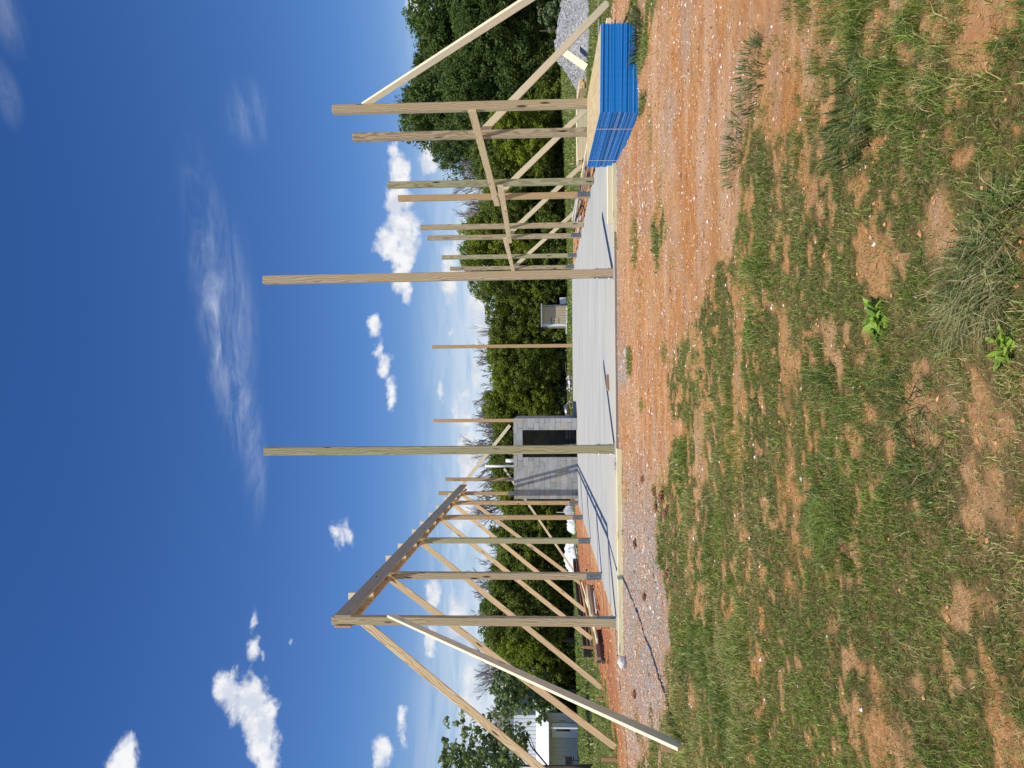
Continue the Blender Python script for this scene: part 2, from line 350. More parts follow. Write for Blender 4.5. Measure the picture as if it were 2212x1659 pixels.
def mat_ground():
    m, t, b = newmat('soil_and_turf', .95, .15)
    geo = t.node('ShaderNodeNewGeometry').outputs['Position']
    at_ = t.node('ShaderNodeVertexColor', layer_name='tint')
    s = t.node('ShaderNodeSeparateColor', {0: at_.outputs[0]}).outputs
    big = t.noise(geo, .6, 4, .6); mid = t.noise(t.vmath('MULTIPLY', geo, (1, 2.2, 1)), 3.2, 5, .65); fine = t.noise(geo, 38, 6, .7); vf = t.noise(geo, 130, 3, .7)
    c = t.mix(t.ramp(mid, .34, .66), (.54, .20, .048), (.76, .37, .13))
    c = t.mix(t.ramp(big, .38, .66, 0, .55), c, (.68, .43, .24))
    sk = t.noise(t.vmath('MULTIPLY', geo, (.35, 3.2, 1)), 1.0, 5, .6, .3)
    c = t.mix(t.ramp(sk, .50, .66, 0, .65), c, (.80, .54, .35))
    c = t.mix(t.ramp(sk, .46, .34, 0, .7), c, (.60, .25, .075))
    pg = t.noise(t.vmath('MULTIPLY', geo, (.8, 1.5, 1)), 1.7, 5, .65)
    c = t.mix(t.ramp(pg, .48, .64, 0, .4), c, t.mix(t.ramp(vf, .45, .65), (.44, .31, .22), (.74, .60, .49)))
    c = t.mix(t.math('MULTIPLY', s[2], .75), c, (.40, .12, .05))
    c = t.mix(t.ramp(fine, .5, .68, 0, .6), c, (.24, .11, .05))
    c = t.mix(t.ramp(vf, .56, .7, 0, .85), c, (.84, .62, .42))
    gr = t.mix(t.ramp(fine, .4, .62), (.29, .27, .25), (.52, .48, .44))
    gr = t.mix(t.ramp(vf, .56, .68), gr, (.68, .65, .6))
    c = t.mix(t.math('MULTIPLY', s[1], t.ramp(mid, .25, .55)), c, gr)
    th = t.mix(t.ramp(fine, .38, .62), (.05, .062, .015), (.30, .20, .075))
    th = t.mix(t.ramp(vf, .54, .70, 0, .7), th, (.38, .29, .15))
    th = t.mix(t.ramp(mid, .42, .62, 0, .6), th, (.07, .085, .025))
    th = t.mix(t.ramp(big, .52, .70, 0, .4), th, (.30, .19, .10))
    far = t.mix(t.ramp(t.noise(t.vmath('MULTIPLY', geo, (1, .35, 1)), .9, 6, .7), .35, .65), (.075, .105, .022), (.145, .155, .045))
    yy = t.node('ShaderNodeSeparateXYZ', {0: geo}).outputs[1]
    th = t.mix(t.ramp(yy, -3, 8), th, far)
    tan = t.mix(t.ramp(fine, .42, .6), (.38, .18, .055), (.84, .48, .20))
    c = t.mix(t.ramp(s[0], .04, .3, 0, .6), c, tan)
    cv = t.ramp(t.math('ADD', s[0], t.math('MULTIPLY', t.math('SUBTRACT', fine, .5), .9)), .38, .72)
    c = t.mix(t.math('MULTIPLY', cv, .92), c, th)
    setc(t, b, c)
    h = t.math('ADD', t.math('ADD', t.math('MULTIPLY', fine, .6), t.math('MULTIPLY', vf, .4)), t.math('MULTIPLY', mid, .5))
    bump(t, b, h, 1.0, .04)
    return m
def mat_concrete():
    m, t, b = newmat('slab_concrete', .8, .25)
    geo = t.node('ShaderNodeNewGeometry').outputs['Position']
    st = t.noise(t.vmath('MULTIPLY', geo, (.25, 1.9, 1)), 1.3, 6, .62, .3)
    st2 = t.noise(t.vmath('MULTIPLY', geo, (.35, 7, 1)), 1.0, 5, .6)
    cl = t.noise(geo, .5, 4, .6); fi = t.noise(geo, 26, 5, .65)
    c = t.mix(t.ramp(st, .34, .68), (.385, .378, .342), (.505, .49, .438))
    c = t.mix(t.ramp(st2, .45, .7, 0, .5), c, (.57, .55, .49))
    yy = t.node('ShaderNodeSeparateXYZ', {0: geo}).outputs[1]
    c = t.mix(t.math('MULTIPLY', t.ramp(yy, 2.2, -.1, 0, .75), t.ramp(cl, .35, .6, .5, 1)), c, (.56, .50, .39))
    c = t.mix(t.ramp(fi, .55, .8, 0, .35), c, (.28, .28, .27))
    sp = t.node('ShaderNodeTexVoronoi', {'Vector': geo, 'Scale': 3.0}).outputs['Distance']
    c = t.mix(t.ramp(sp, .05, .02, 0, .5), c, (.25, .2, .15))
    mud = t.noise(t.vmath('MULTIPLY', geo, (1.0, 1.6, 1)), 2.4, 6, .7)
    c = t.mix(t.math('MULTIPLY', t.ramp(mud, .56, .72, 0, .55), t.ramp(yy, 5.0, .2, .12, 1)), c, (.42, .29, .19))
    damp = t.noise(geo, .8, 5, .65)
    c = t.mix(t.ramp(damp, .55, .7, 0, .28), c, (.30, .30, .29))
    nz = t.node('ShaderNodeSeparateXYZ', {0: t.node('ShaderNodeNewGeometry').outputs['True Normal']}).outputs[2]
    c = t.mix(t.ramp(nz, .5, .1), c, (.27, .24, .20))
    setc(t, b, c); bump(t, b, fi, .15, .004)
    return m
def mat_block():
    m, t, b = newmat('concrete_block', .92, .15)
    tcn = t.node('ShaderNodeTexCoord').outputs['UV']
    br = t.node('ShaderNodeTexBrick', {'Vector': tcn, 'Scale': 1.0, 'Mortar Size': .009, 'Mortar Smooth': .2, 'Bias': 0.0, 'Brick Width': .4064, 'Row Height': .2032, 'Color1': (.31, .315, .30, 1), 'Color2': (.44, .44, .425, 1), 'Mortar': (.17, .17, .165, 1)})
    br.offset = .5; br.squash = 1.0
    n = t.noise(tcn, 3.0, 4, .6); f = t.noise(tcn, 60, 5, .7)
    sc = t.node('ShaderNodeSeparateXYZ', {0: tcn}).outputs
    row = t.math('FLOOR', t.math('DIVIDE', sc[1], .2032)); cc = t.math('FLOOR', t.math('ADD', t.math('DIVIDE', sc[0], .4064), t.math('MULTIPLY', t.math('MODULO', row, 2.0), .5)))
    wn_ = t.node('ShaderNodeTexWhiteNoise', {'Vector': t.node('ShaderNodeCombineXYZ', {0: row, 1: cc}).outputs[0]}); wn_.noise_dimensions = '2D'
    c = br.outputs[0]
    c = t.mix(t.ramp(wn_.outputs[0], .86, .9, 0, .6), c, (.46, .38, .27))
    c = t.mix(t.ramp(n, .5, .72, 0, .4), c, (.50, .50, .48))
    mort = t.math('MULTIPLY', br.outputs[1], t.ramp(t.noise(tcn, 1.6, 2, .5), .44, .6))
    c = t.mix(mort, c, (.58, .58, .56))
    c = t.mix(t.ramp(f, .5, .75, 0, .4), c, (.26, .26, .25))
    setc(t, b, c)
    bump(t, b, t.math('SUBTRACT', t.math('MULTIPLY', f, .3), br.outputs[1]), .6, .008)
    return m
def mat_leaf(name, dark, light, dry=None, trans=.25, rough=.55, spec=.3):
    m = bpy.data.materials.new(name); m.use_nodes = True
    t = NT(m.node_tree); t.n.clear()
    v = t.node('ShaderNodeVertexColor', layer_name='tint')
    s = t.node('ShaderNodeSeparateColor', {0: v.outputs[0]}).outputs
    c = t.mix(s[0], dark, light)
    if dry: c = t.mix(s[1], c, dry)
    rn = t.node('ShaderNodeObjectInfo').outputs['Random']
    br = t.ramp(rn, 0, 1, .85, 1.15, False)
    c = t.mix(1.0, c, t.node('ShaderNodeCombineColor', {0: br, 1: br, 2: br}).outputs[0], 'MULTIPLY')
    b = t.node('ShaderNodeBsdfPrincipled', {'Base Color': c, 'Roughness': rough, 'Specular IOR Level': spec})
    tr = t.node('ShaderNodeBsdfTranslucent', {'Color': t.mix(1.0, c, (1.2, 1.4, .7), 'MULTIPLY')})
    mx = t.node('ShaderNodeMixShader', {0: trans, 1: b.outputs[0], 2: tr.outputs[0]})
    t.node('ShaderNodeOutputMaterial', {0: mx.outputs[0]})
    return m
G_GRASS = mat_leaf('grass_blades', (.042, .088, .016), (.43, .52, .10), (.78, .62, .30), .3, .36, .5)
G_DARK = mat_leaf('dark_oak_leaves', (.04, .075, .02), (.22, .29, .075), None, .42)
G_MID = mat_leaf('green_leaves', (.06, .092, .018), (.31, .36, .07), None, .46)
G_YEL = mat_leaf('spring_leaves', (.10, .135, .016), (.46, .49, .07), None, .5)
G_TULIP = mat_leaf('broad_pale_leaves', (.06, .11, .035), (.42, .50, .22), None, .35, .36, .6)
G_WEED = mat_leaf('weed_leaves', (.13, .22, .025), (.40, .52, .08), None, .35, .35, .5)
G_COARSE = mat_leaf('coarse_grass', (.05, .10, .028), (.22, .27, .09), (.55, .47, .23), .25)
BARK = plain('grey_bark', (.12, .095, .075), .95, 0, .3, 6)
TWIG = plain('bare_twigs', (.34, .30, .27), .95, 0, .2, 3)

# ------------------------------------------------------------------ ground
def spread(lo, hi, step, out, f=1.09):
    c = list(np.arange(lo, hi+1e-6, step))
    s = step; a = lo
    l = []
    while a > -out: s *= f; a -= s; l.append(a)
    s = step; a = hi; r = []
    while a < out: s *= f; a += s; r.append(a)
    return np.array(l[::-1]+c+r)
gx = spread(-9.0, 8.5, .055, 500)
gy1 = np.arange(-12.5, 1.0, .045); gy = list(gy1)
s_ = .05; a_ = gy[-1]
while a_ < 600: s_ *= 1.035; a_ += s_; gy.append(a_)
s_ = .06; a_ = -12.5; pre = []
while a_ > -300: s_ *= 1.15; a_ -= s_; pre.append(a_)
gy = np.array(pre[::-1]+gy)
GX, GY = np.meshgrid(gx, gy)
GXf, GYf = GX.ravel(), GY.ravel()
gz = zg(GXf, GYf)
cov = cover(GXf, GYf)
grey = ells(GREY, GXf+(fbm(GXf, GYf, 3, 2)-.5)*.5, GYf+(fbm(GXf+9, GYf, 3, 2)-.5)*.3, .7)
grey = np.clip(grey+.6*np.exp(-((GYf+.25)/.25)**2)*(np.abs(GXf) < 5.5)*fbm(GXf, GYf, 3, 1.5)*1.3, 0, 1)
red = np.clip(sstep(-4.6, -6.5, GXf)*sstep(-.5, 2.5, GYf)+.7*sstep(.5, .68, fbm(GXf*.6, GYf*2, 3, 1.0))*sstep(-4, -1, GYf), 0, 1)
nx, ny = len(gx), len(gy)
idx = np.arange(nx*ny).reshape(ny, nx)
quads = np.stack([idx[:-1, :-1], idx[:-1, 1:], idx[1:, 1:], idx[1:, :-1]], -1).reshape(-1, 4)
me = np_mesh('ground', np.stack([GXf, GYf, gz], 1), quads.ravel(), np.full(len(quads), 4), np.stack([cov, grey, red], 1), True)
tag(link('ground', me, mat_ground()), kind='structure')

# slab: top at z = 0
bm = bmesh.new(); box_bm(bm, (0, 9.14, -.16), (9.2, 18.36, .32), .012)
slab = link('concrete_slab', bm_mesh(bm, 'concrete_slab'), mat_concrete())
tag(slab, kind='structure')

# ------------------------------------------------------------------ lumber
def frame_of(p0, p1, side):
    """rotation whose x runs p0->p1 and whose y is as near as can be to side"""
    p0 = Vector(p0); p1 = Vector(p1); x = (p1-p0).normalized()
    y = (Vector(side)-x*x.dot(Vector(side))).normalized(); z = x.cross(y)
    return Matrix((x, y, z)).transposed(), (p1-p0).length
def lumber(name, p0, p1, ty, tz, side, mat, parent=None, bev=.003, cut=None, segs=1, bow=0):
    """a stick from p0 to p1 (centre line); ty across 'side', tz the other way; cut = saw angle at the far end"""
    R, L = frame_of(p0, p1, side)
    bm = bmesh.new(); box_bm(bm, (L/2, 0, 0), (L, ty, tz), min(bev, ty/6, tz/6))
    if cut:
        for v in bm.verts:
            if v.co.x > L*.5: v.co.x -= (v.co.z/tz+.5)*cut if abs(cut) > 0 else 0
    me = bm_mesh(bm, name)
    o = link(name, me, mat, parent)
    base = Vector(p0)-(parent.location if parent else Vector((0, 0, 0)))
    o.matrix_local = Matrix.Translation(base) @ R.to_4x4()
    return o
bm = bmesh.new(); box_bm(bm, (0, 0, .165), (.006, .125, .33), .001); PLATE = bm_mesh(bm, 'bracket'); PLATE.materials.append(GALV)
bm = bmesh.new(); r = bmesh.ops.create_cone(bm, segments=6, radius1=.013, radius2=.011, depth=.022, cap_ends=True)
bmesh.ops.rotate(bm, cent=(0, 0, 0), matrix=Matrix.Rotation(math.pi/2, 3, 'Y'), verts=bm.verts); BOLT = bm_mesh(bm, 'bolt'); BOLT.materials.append(GALVL)
bm = bmesh.new(); box_bm(bm, (0, 0, .004), (.22, .15, .008), .001); FOOT = bm_mesh(bm, 'foot_plate'); FOOT.materials.append(GALVL)
def post(x, y, h, mat, label, group, br='front', z0=0.0, w=.14, d=.14, lean=(0, 0), name='timber_post'):
    t = thing(name, label, 'post', (x, y, z0), 0, group)
    lumber('timber', (x, y, z0+.012), (x+lean[0], y+lean[1], z0+h), d, w, (0, 1, 0), mat, t, .005)
    dirs = {'front': [(0, -1), (0, 1)], 'side': [(1, 0), (-1, 0)], None: []}[br]
    for (dx, dy) in dirs:
        p = link('bracket', PLATE, None, t, (dx*(w/2+.004), dy*(d/2+.004), .004), (0, 0, math.atan2(dy, dx)))
        for bz in (.07, .27):
            link('bolt', BOLT, None, p, (.012, 0, bz))
    if br: link('foot_plate', FOOT, None, t, (0, 0, .003), (0, 0, 0 if br == 'side' else math.pi/2))
    return t
LX, RX = -4.505, 4.495
gl = 'posts along the left side of the slab'; gr = 'posts along the right side of the slab'
post(LX, .07, 4.93, W_POST, 'front left corner post carrying the near end of the eave beam', gl, 'side')
post(LX, 3.22, 4.93, W_POST, 'second post from the front in the left row, brown with strong grain', gl)
post(LX, 7.03, 4.93, W_POSTG, 'third post from the front in the left row, greenish with a steel foot bracket', gl)
post(LX, 10.79, 4.93, W_POSTB, 'fourth post from the front in the left row, orange tinted with a steel bracket', gl)
post(LX, 13.99, 4.93, W_POSTB, 'orange brown post standing at the left edge of the block room\'s front wall', gl)
post(-4.50, 16.55, 3.15, W_POSTB, 'short post on top of the block room just behind the eave beam, nearer of two', 'posts standing on the block room', 'front', 2.378)
post(-4.10, 17.95, 3.05, W_POSTB, 'short post on top of the block room\'s back wall by the beam\'s far end', 'posts standing on the block room', 'front', 2.378)
gp = 'tall gable posts'
post(-1.545, .07, 6.13, W_POSTG, 'tall greenish front pole standing before the block room doorway', gp, 'side', lean=(-.02, 0))
post(1.49, .07, 6.15, W_POST, 'tall front pole with big knots, right of the two on the slab\'s front edge', gp, 'side', lean=(-.03, 0))
post(1.55, 18.25, 6.02, W_POSTB, 'thin looking pole at the back edge of the slab left of the tan shed', gp, None)
post(-1.62, 18.22, 5.98, W_POSTB, 'back pole rising behind the right corner of the block room', gp, None)
post(RX, .15, 4.93, W_POST, 'weathered post rising behind the blue edged panel stack, outermost right', gr, 'front')
post(RX, 1.50, 4.93, W_POST, 'second post from the right, behind the left part of the blue edged panel stack', gr, None)
post(RX-.02, 4.62, 4.93, W_POSTG, 'post with no bracket left of the panel stack, first of its close pair', gr, None)
post(RX, 5.85, 4.93, W_POSTB, 'orange post with steel foot bracket, second of the close pair left of the panel stack', gr)
post(RX, 9.02, 4.90, W_POST, 'post with rounded foot and no bracket in the middle of the right row', gr, None)
post(RX, 10.45, 4.93, W_POST, 'post with steel bracket at the second girt\'s far end in the right row', gr)
post(RX, 13.65, 4.93, W_POSTG, 'slim looking post just right of the tall knotted front pole', gr)
post(RX, 15.95, 4.93, W_POST, 'post mostly hidden right behind the tall knotted front pole', gr)
post(RX, 18.2, 4.93, W_POST, 'back right corner post peeking out left of the tall knotted front pole', gr)

# eave beam: two boards sandwiching the left posts, short blocks between
bt = thing('eave_beam', 'long double board beam along the tops of the left row posts', 'beam', (LX, 0, 4.72))
for sx, y0 in ((1, -.02), (-1, -.03)):
    for a, b in ((y0, 6.1), (6.105, 12.2), (12.205, 18.62)):
        lumber('beam_board', (LX+sx*(.07+.0205), a, 4.73), (LX+sx*(.07+.0205), b, 4.73), .038, .29, (1, 0, 0), W_BEAM if sx > 0 else W_BEAM_BOUNCE, bt)
for k, yb in enumerate([1.56, 4.86, 6.49-.2, 8.3, 9.62, 11.9-.6, 12.9, 14.9, 16.1, 17.5]):
    b = lumber('spacer_block', (LX, yb, 4.57), (LX, yb, 5.06), .137, .038, (1, 0, 0), W_PALE, bt)

# braces
def brace(p0, p1, ty, tz, side, mat, label, group, name='diagonal_brace', stake=None):
    o = lumber(name, p0, p1, ty, tz, side, mat, None, .003, None)
    tag(o, label, 'brace', group)
    if stake:
        x, y, lean_, lab = stake
        z = float(zg(x, y))
        s = lumber('ground_stake', (x, y, z-.15), (x+lean_[0], y+lean_[1], z+.32+lean_[2]), .038, .085, (0, 1, 0), W_ORANGE, None)
        tag(s, lab, 'stake', 'stakes at the feet of the braces')
    return o
gb = 'braces leaning outward from the left posts'
def lbrace(y, xf, zt, label, mat=W_BRACE, st=None, zadd=0):
    zf = float(zg(xf, y))+.03+zadd
    brace((LX-.02, y, zt), (xf, y, zf), .14, .038, (.7, 0, .7), mat, label, gb, stake=st)
lbrace(.02, -8.25, 4.38, 'nearest left brace with bold swirling grain, cut off by the photo\'s edge', zadd=.0)
lbrace(3.12, -8.1, 4.62, 'second left brace, crossing behind the corner post and ending at a dark stake', st=(-8.3, 3.0, (0, 0, 0), 'dark orange stake in the grass at the second left brace\'s foot'))
lbrace(6.93, -8.38, 4.58, 'third left brace from the front, its foot beside the clay bank', st=(-8.6, 6.8, (-.02, 0, -.1), 'small pale stake at the foot of the third left brace'))
lbrace(10.69, -8.35, 4.6, 'fourth left brace, ending at a splintered upright offcut', st=(-8.6, 10.6, (0.03, 0, .05), 'splintered orange offcut at the foot of the fourth left brace'))
lbrace(13.9, -8.45, 4.6, 'fifth left brace with two dark knots, ending above the black channels')
lbrace(16.4, -8.1, 4.55, 'sixth and farthest of the broad left braces, ending at the tarp heap', W_BRACE)
gq = 'braces leaning outward from the right posts'
for y, xt, zt, xf, zf, lab in [(1.42+.16, 4.5, 2.5, 7.1, -.1, 'nearest of the right side outward braces, foot right of the panel stack'), (5.93, 4.5, 2.45, 6.85, -.02, 'right side brace crossing behind the second post, foot hidden by the panel stack'),
                           (10.55, 4.5, 2.45, 6.9, -.16, 'right side brace reaching down to the panel stack\'s far corner'), (16.05, 4.5, 2.45, 6.85, -.2, 'farthest right side brace ending by the scrap boards')]:
    brace((xt, y+.07, zt), (xf, y+.07, zf), .14, .038, (.7, 0, .7), W_PALE, lab, gq)
brace((LX+.092, .03, 3.9), (-4.2, -4.98, float(zg(-4.2, -4.98))+.03), .038, .14, (1, 0, 0), W_PALE, 'front left brace coming down toward the viewer, bright edge and shaded face', 'braces propping the front corners', stake=(-4.36, -4.7, (.0, .05, -.16), 'short weathered stake under the front left brace\'s foot'))
brace((RX+.088, .16, 4.36), (4.72, -4.45, float(zg(4.72, -4.45))+.03), .038, .14, (1, 0, 0), W_PALE, 'pale front right brace running up to the outermost post\'s top', 'braces propping the front corners')
brace((-4.42, 18.72, 4.8), (-1.85, 18.72, 2.72), .14, .038, (.7, 0, .7), W_PALE, 'pale brace sloping from the beam\'s far end down behind the block room', None)
brace((-3.75, 19.0, 3.0), (-8.6, 19.0, float(zg(-8.6, 19.))+.02), .089, .038, (.7, 0, .7), W_PALE, 'thin far brace reaching from behind the block room to the tarp heap', None)
# girts on the inner faces of the right row
gg = 'girts nailed inside the right row posts'
for a, b, z0, z1, lab in [(.08, 6.35, 2.44, 2.41, 'nearest and highest girt across the two outermost right posts'), (4.55, 10.9, 2.22, 2.30, 'middle girt with strong grain, below the first'), (10.2, 16.05, 2.42, 2.42, 'farthest girt reaching the tall knotted front pole')]:
    o = lumber('wall_girt', (RX-.092, a, z0), (RX-.092, b, z1), .038, .14, (1, 0, 0), W_BRACE); tag(o, lab, 'girt', gg)

# ------------------------------------------------------------------ block room
def uvbox(bm, lay, x0, x1, y0, y1, z0, z1):
    vs = [bm.verts.new(p) for p in ((x0, y0, z0), (x1, y0, z0), (x1, y1, z0), (x0, y1, z0), (x0, y0, z1), (x1, y0, z1), (x1, y1, z1), (x0, y1, z1))]
    for q in ((0, 1, 5, 4), (1, 2, 6, 5), (2, 3, 7, 6), (3, 0, 4, 7), (4, 5, 6, 7), (3, 2, 1, 0)):
        f = bm.faces.new([vs[i] for i in q]); f.normal_update(); n = f.normal
        for l in f.loops:
            c = l.vert.co
            l[lay].uv = (c.x-BX0, c.z) if abs(n.y) > .5 else ((c.y-BY0, c.z) if abs(n.x) > .5 else (c.x, c.y+.1))
BX0, BX1, BY0, BY1, BZ = -4.43, -1.43, 14.42, 18.22, 2.375
DX0, DX1, DZ = -2.885, -1.865, 2.045
room = thing('block_room', 'small flat roofed grey concrete block room with an open dark doorway at the slab\'s back left', 'building', (BX0, BY0, 0))
BLK = mat_block(); TH = .2
def part_boxes(name, boxes, mat, parent):
    bm = bmesh.new(); lay = bm.loops.layers.uv.new('uv')
    for b in boxes: uvbox(bm, lay, *b)
    me = bm_mesh(bm, name); o = link(name, me, mat, parent); o.location = -parent.location; return o
part_boxes('front_wall', [(BX0, DX0, BY0, BY0+TH, .001, BZ), (DX1, BX1, BY0, BY0+TH, .001, BZ), (DX0, DX1, BY0, BY0+TH, DZ, BZ)], BLK, room)
part_boxes('side_wall', [(BX1-TH, BX1-.001, BY0+TH, BY1-TH, .001, BZ)], BLK, room)
part_boxes('side_wall', [(BX0+.001, BX0+TH, BY0+TH, BY1-TH, .001, BZ)], BLK, room)
part_boxes('back_wall', [(BX0, BX1, BY1-TH, BY1, .001, BZ)], BLK, room)
part_boxes('roof', [(BX0+TH, BX1-TH, BY0+TH, BY1-TH, BZ-.14, BZ-.003)], BLK, room)
gpi = 'white plastic pipes on the block room'
def pipe(x, y, z0, z1, r, label):
    bm = bmesh.new(); tube_bm(bm, [(0, 0, 0), (0, 0, z1-z0)], r, 14)
    bmesh.ops.translate(bm, vec=(0, 0, 0), verts=bm.verts)
    tag(link('vent_pipe', bm_mesh(bm, 'vent_pipe', True), WHITEP, None, (x, y, z0)), label, 'pipe', gpi)
pipe(-3.32, 15.6, BZ-.002, 3.55, .045, 'tall thin white pipe standing on the block room roof')
pipe(-3.08, 15.3, BZ-.002, 2.72, .07, 'short fat white pipe stub on the block room roof')
pipe(-2.78, 15.0, BZ-.002, 2.41, .05, 'lowest white pipe stub just showing over the doorway')
# things inside the doorway
hx = thing('folding_stand', 'pale metal stand leaning just inside the doorway', 'stand', (-2.66, 14.95, 0))
bm = bmesh.new(); tube_bm(bm, [(0, 0, 0), (.03, .1, .58)], .02, 8); link('leg', bm_mesh(bm, 'leg'), GALVL, hx, (0, 0, .002))
bm = bmesh.new(); tube_bm(bm, [(0, 0, 0), (-.03, .1, .5)], .016, 8); link('leg', bm_mesh(bm, 'leg'), GALVL, hx, (.22, .1, .002))
bm = bmesh.new(); box_bm(bm, (.1, .05, .22), (.24, .03, .03), .004); box_bm(bm, (.1, .08, .4), (.24, .03, .03), .004); link('rail', bm_mesh(bm, 'rail'), GALVL, hx)
bm = bmesh.new()
for k in range(3): box_bm(bm, (0, 0, .07+.13*k), (.42, .3, .11), .01)
tag(link('stacked_bins', bm_mesh(bm, 'stacked_bins'), plain('grey_plastic', (.2, .2, .2), .6), None, (-2.1, 16.2, .02)), 'dim grey bins stacked deep inside the block room', 'storage bins')

# ------------------------------------------------------------------ blue edged panel stack
BLUE = plain('blue_edge_paint', (.008, .25, .74), .6, 0, .2, 40)
def mat_osb():
    m, t, b = newmat('panel_face', .7, .3)
    oc = t.node('ShaderNodeTexCoord').outputs['Object']
    v = t.node('ShaderNodeTexVoronoi', {'Vector': t.vmath('MULTIPLY', oc, (22, 9, 5)), 'Scale': 1.0})
    s = t.node('ShaderNodeSeparateColor', {0: v.outputs['Color']}).outputs[0]
    n = t.noise(t.vmath('MULTIPLY', oc, (2, 1, 1)), 1.4, 4, .6)
    c = t.mix(s, (.50, .36, .17), (.68, .52, .28)); c = t.mix(t.ramp(n, .6, .75, 0, .5), c, (.4, .24, .1))
    setc(t, b, c); return m
OSB = mat_osb()
NS = 25; H0 = .545; TS = H0/NS
stk = thing('panel_stack', 'strapped stack of wood panels with bright blue painted edges', 'panel stack', (3.30, -2.42, -.14), -.02)
stk.rotation_euler = (math.radians(.8), math.radians(1.0), -.02)
def sheet_mesh(th):
    bm = bmesh.new(); box_bm(bm, (.62, 1.27, 0), (1.24, 2.54, th), .0025)
    me = bm_mesh(bm, 'panel'); me.materials.append(BLUE); me.materials.append(OSB)
    for p in me.polygons: p.material_index = 1 if p.normal.z > .9 or p.normal.z < -.9 else 0
    return me
SH = sheet_mesh(TS-.0035)
for k in range(NS):
    o = link('panel', SH, None, stk, (random.uniform(-.006, .006)+(.012 if k == 13 else 0), random.uniform(-.006, .006), TS*(k+.5)))
    o.rotation_euler = (0, 0, random.uniform(-.002, .002))
for ys in (.62, 2.12):
    bm = bmesh.new()
    box_bm(bm, (-.011, ys, H0/2), (.002, .016, H0+.008), 0); box_bm(bm, (1.251, ys, H0/2), (.002, .016, H0+.008), 0); box_bm(bm, (.62, ys, H0+.003), (1.264, .016, .002), 0)
    link('strap', bm_mesh(bm, 'strap'), STRAP, stk)
for k, (yy) in enumerate((.35, 2.1)):
    bm = bmesh.new(); box_bm(bm, (.61, yy, -.035), (1.15, .09, .06), .004); link('bearer', bm_mesh(bm, 'bearer'), W_DARK, stk)

# ------------------------------------------------------------------ loose lumber near the slab
def plank(name, p0, p1, ty, tz, mat, label, cat='board', group=None, side=None):
    p0 = Vector(p0); p1 = Vector(p1); d = (p1-p0); s = side or Vector((-d.y, d.x, 0))
    o = lumber(name, p0, p1, ty, tz, s, mat); tag(o, label, cat, group); return o
def gz_(x, y): return float(zg(x, y))
plank('loose_board', (-1.50, -.42, gz_(-1.5, -.42)+.045), (-4.92, -.32, gz_(-4.9, -.3)+.045), .089, .085, W_GREEN, 'long pale yellow timber lying on the ground along the slab\'s front left edge')
plank('loose_board', (2.36, .10, .045), (5.9, .02, .045), .14, .085, W_PALE, 'thick pale board lying on the slab edge left of the panel stack')
plank('form_board', (2.18, -.11, -.045), (4.2, -.12, -.045), .038, .12, W_GREEN, 'greenish form board standing against the slab edge under the thick pale board')
plank('form_board', (-3.95, -.075, -.035), (-4.98, -.075, -.035), .02, .06, plain('grey_steel', (.17, .18, .18), .6, .3), 'grey steel strip against the slab edge at the left corner post', 'strip')
plank('offcut', (-.52, 1.02, .022), (-.24, 1.16, .022), .09, .042, W_ORANGE, 'short wood offcut lying alone on the concrete slab')

def bundle(name, p0, p1, nx_, nz_, ty, tz, mat, label, cat='lumber stack', z0=None, mats=None):
    p0 = Vector(p0); p1 = Vector(p1); t = thing(name, label, cat, tuple(p0))
    d = (p1-p0).normalized(); s = Vector((-d.y, d.x, 0)).normalized()
    for i in range(nx_):
        for k in range(nz_):
            j = random.uniform(-.06, .06)
            o = s*(i-(nx_-1)/2)*(ty+.004)+Vector((0, 0, (k+.5)*(tz+.003)))+d*j
            lumber('board', p0+o, p1+o+d*random.uniform(-.1, .1), ty, tz, s, mats[(i+k) % len(mats)] if mats else mat, t, .002)
    return t
bundle('lumber_bundle', (-6.16, 8.4, gz_(-6.2, 8.4)+.02), (-6.42, 6.3, gz_(-6.4, 6.3)+.03), 3, 2, .09, .09, W_OLD, 'bundle of square treated lumber behind the gap between the first two left posts', mats=[W_OLD, W_GREEN])
e = at(1371+.17361*320, 1042.4+.17361*1545, z=-.22)
bundle('lumber_bundle', (-6.50, 5.75, gz_(-6.5, 5.75)+.02), (e[0], e[1], gz_(e[0], e[1])+.02), 2, 2, .09, .09, W_OLD, 'bundle of square treated lumber lying left of the corner post', mats=[W_OLD, W_DARK])
plank('loose_board', (-6.3, 6.2, .02), (-6.62, 5.2, -.02), .28, .04, W_PALE, 'wide pale offcut laid across the lumber behind the corner post')
plank('loose_board', (-5.85, 6.9, gz_(-5.9, 6.9)+.05), (-6.0, 5.7, gz_(-6, 5.8)+.1), .12, .03, W_WHITE, 'narrow whitish splinter of board on the red clay near the slab')
plank('loose_board', (-7.3, 13.6, gz_(-7.3, 13.6)+.13), (-7.1, 8.9, gz_(-7.1, 8.9)+.05), .1, .04, W_PALE, 'long yellow board on the clay between black channels and lumber bundle')
plank('loose_board', (-7.75, 15.2, gz_(-7.7, 15.2)+.1), (-8.15, 12.2, gz_(-8.2, 12.2)+.06), .2, .08, W_ORANGE, 'rusty orange beam lying beside the black channels')
plank('loose_board', (-8.0, 14.4, gz_(-8, 14.4)+.06), (-7.6, 11.6, gz_(-7.6, 11.6)+.05), .09, .04, W_PALE, 'short pale board under the rusty orange beam')
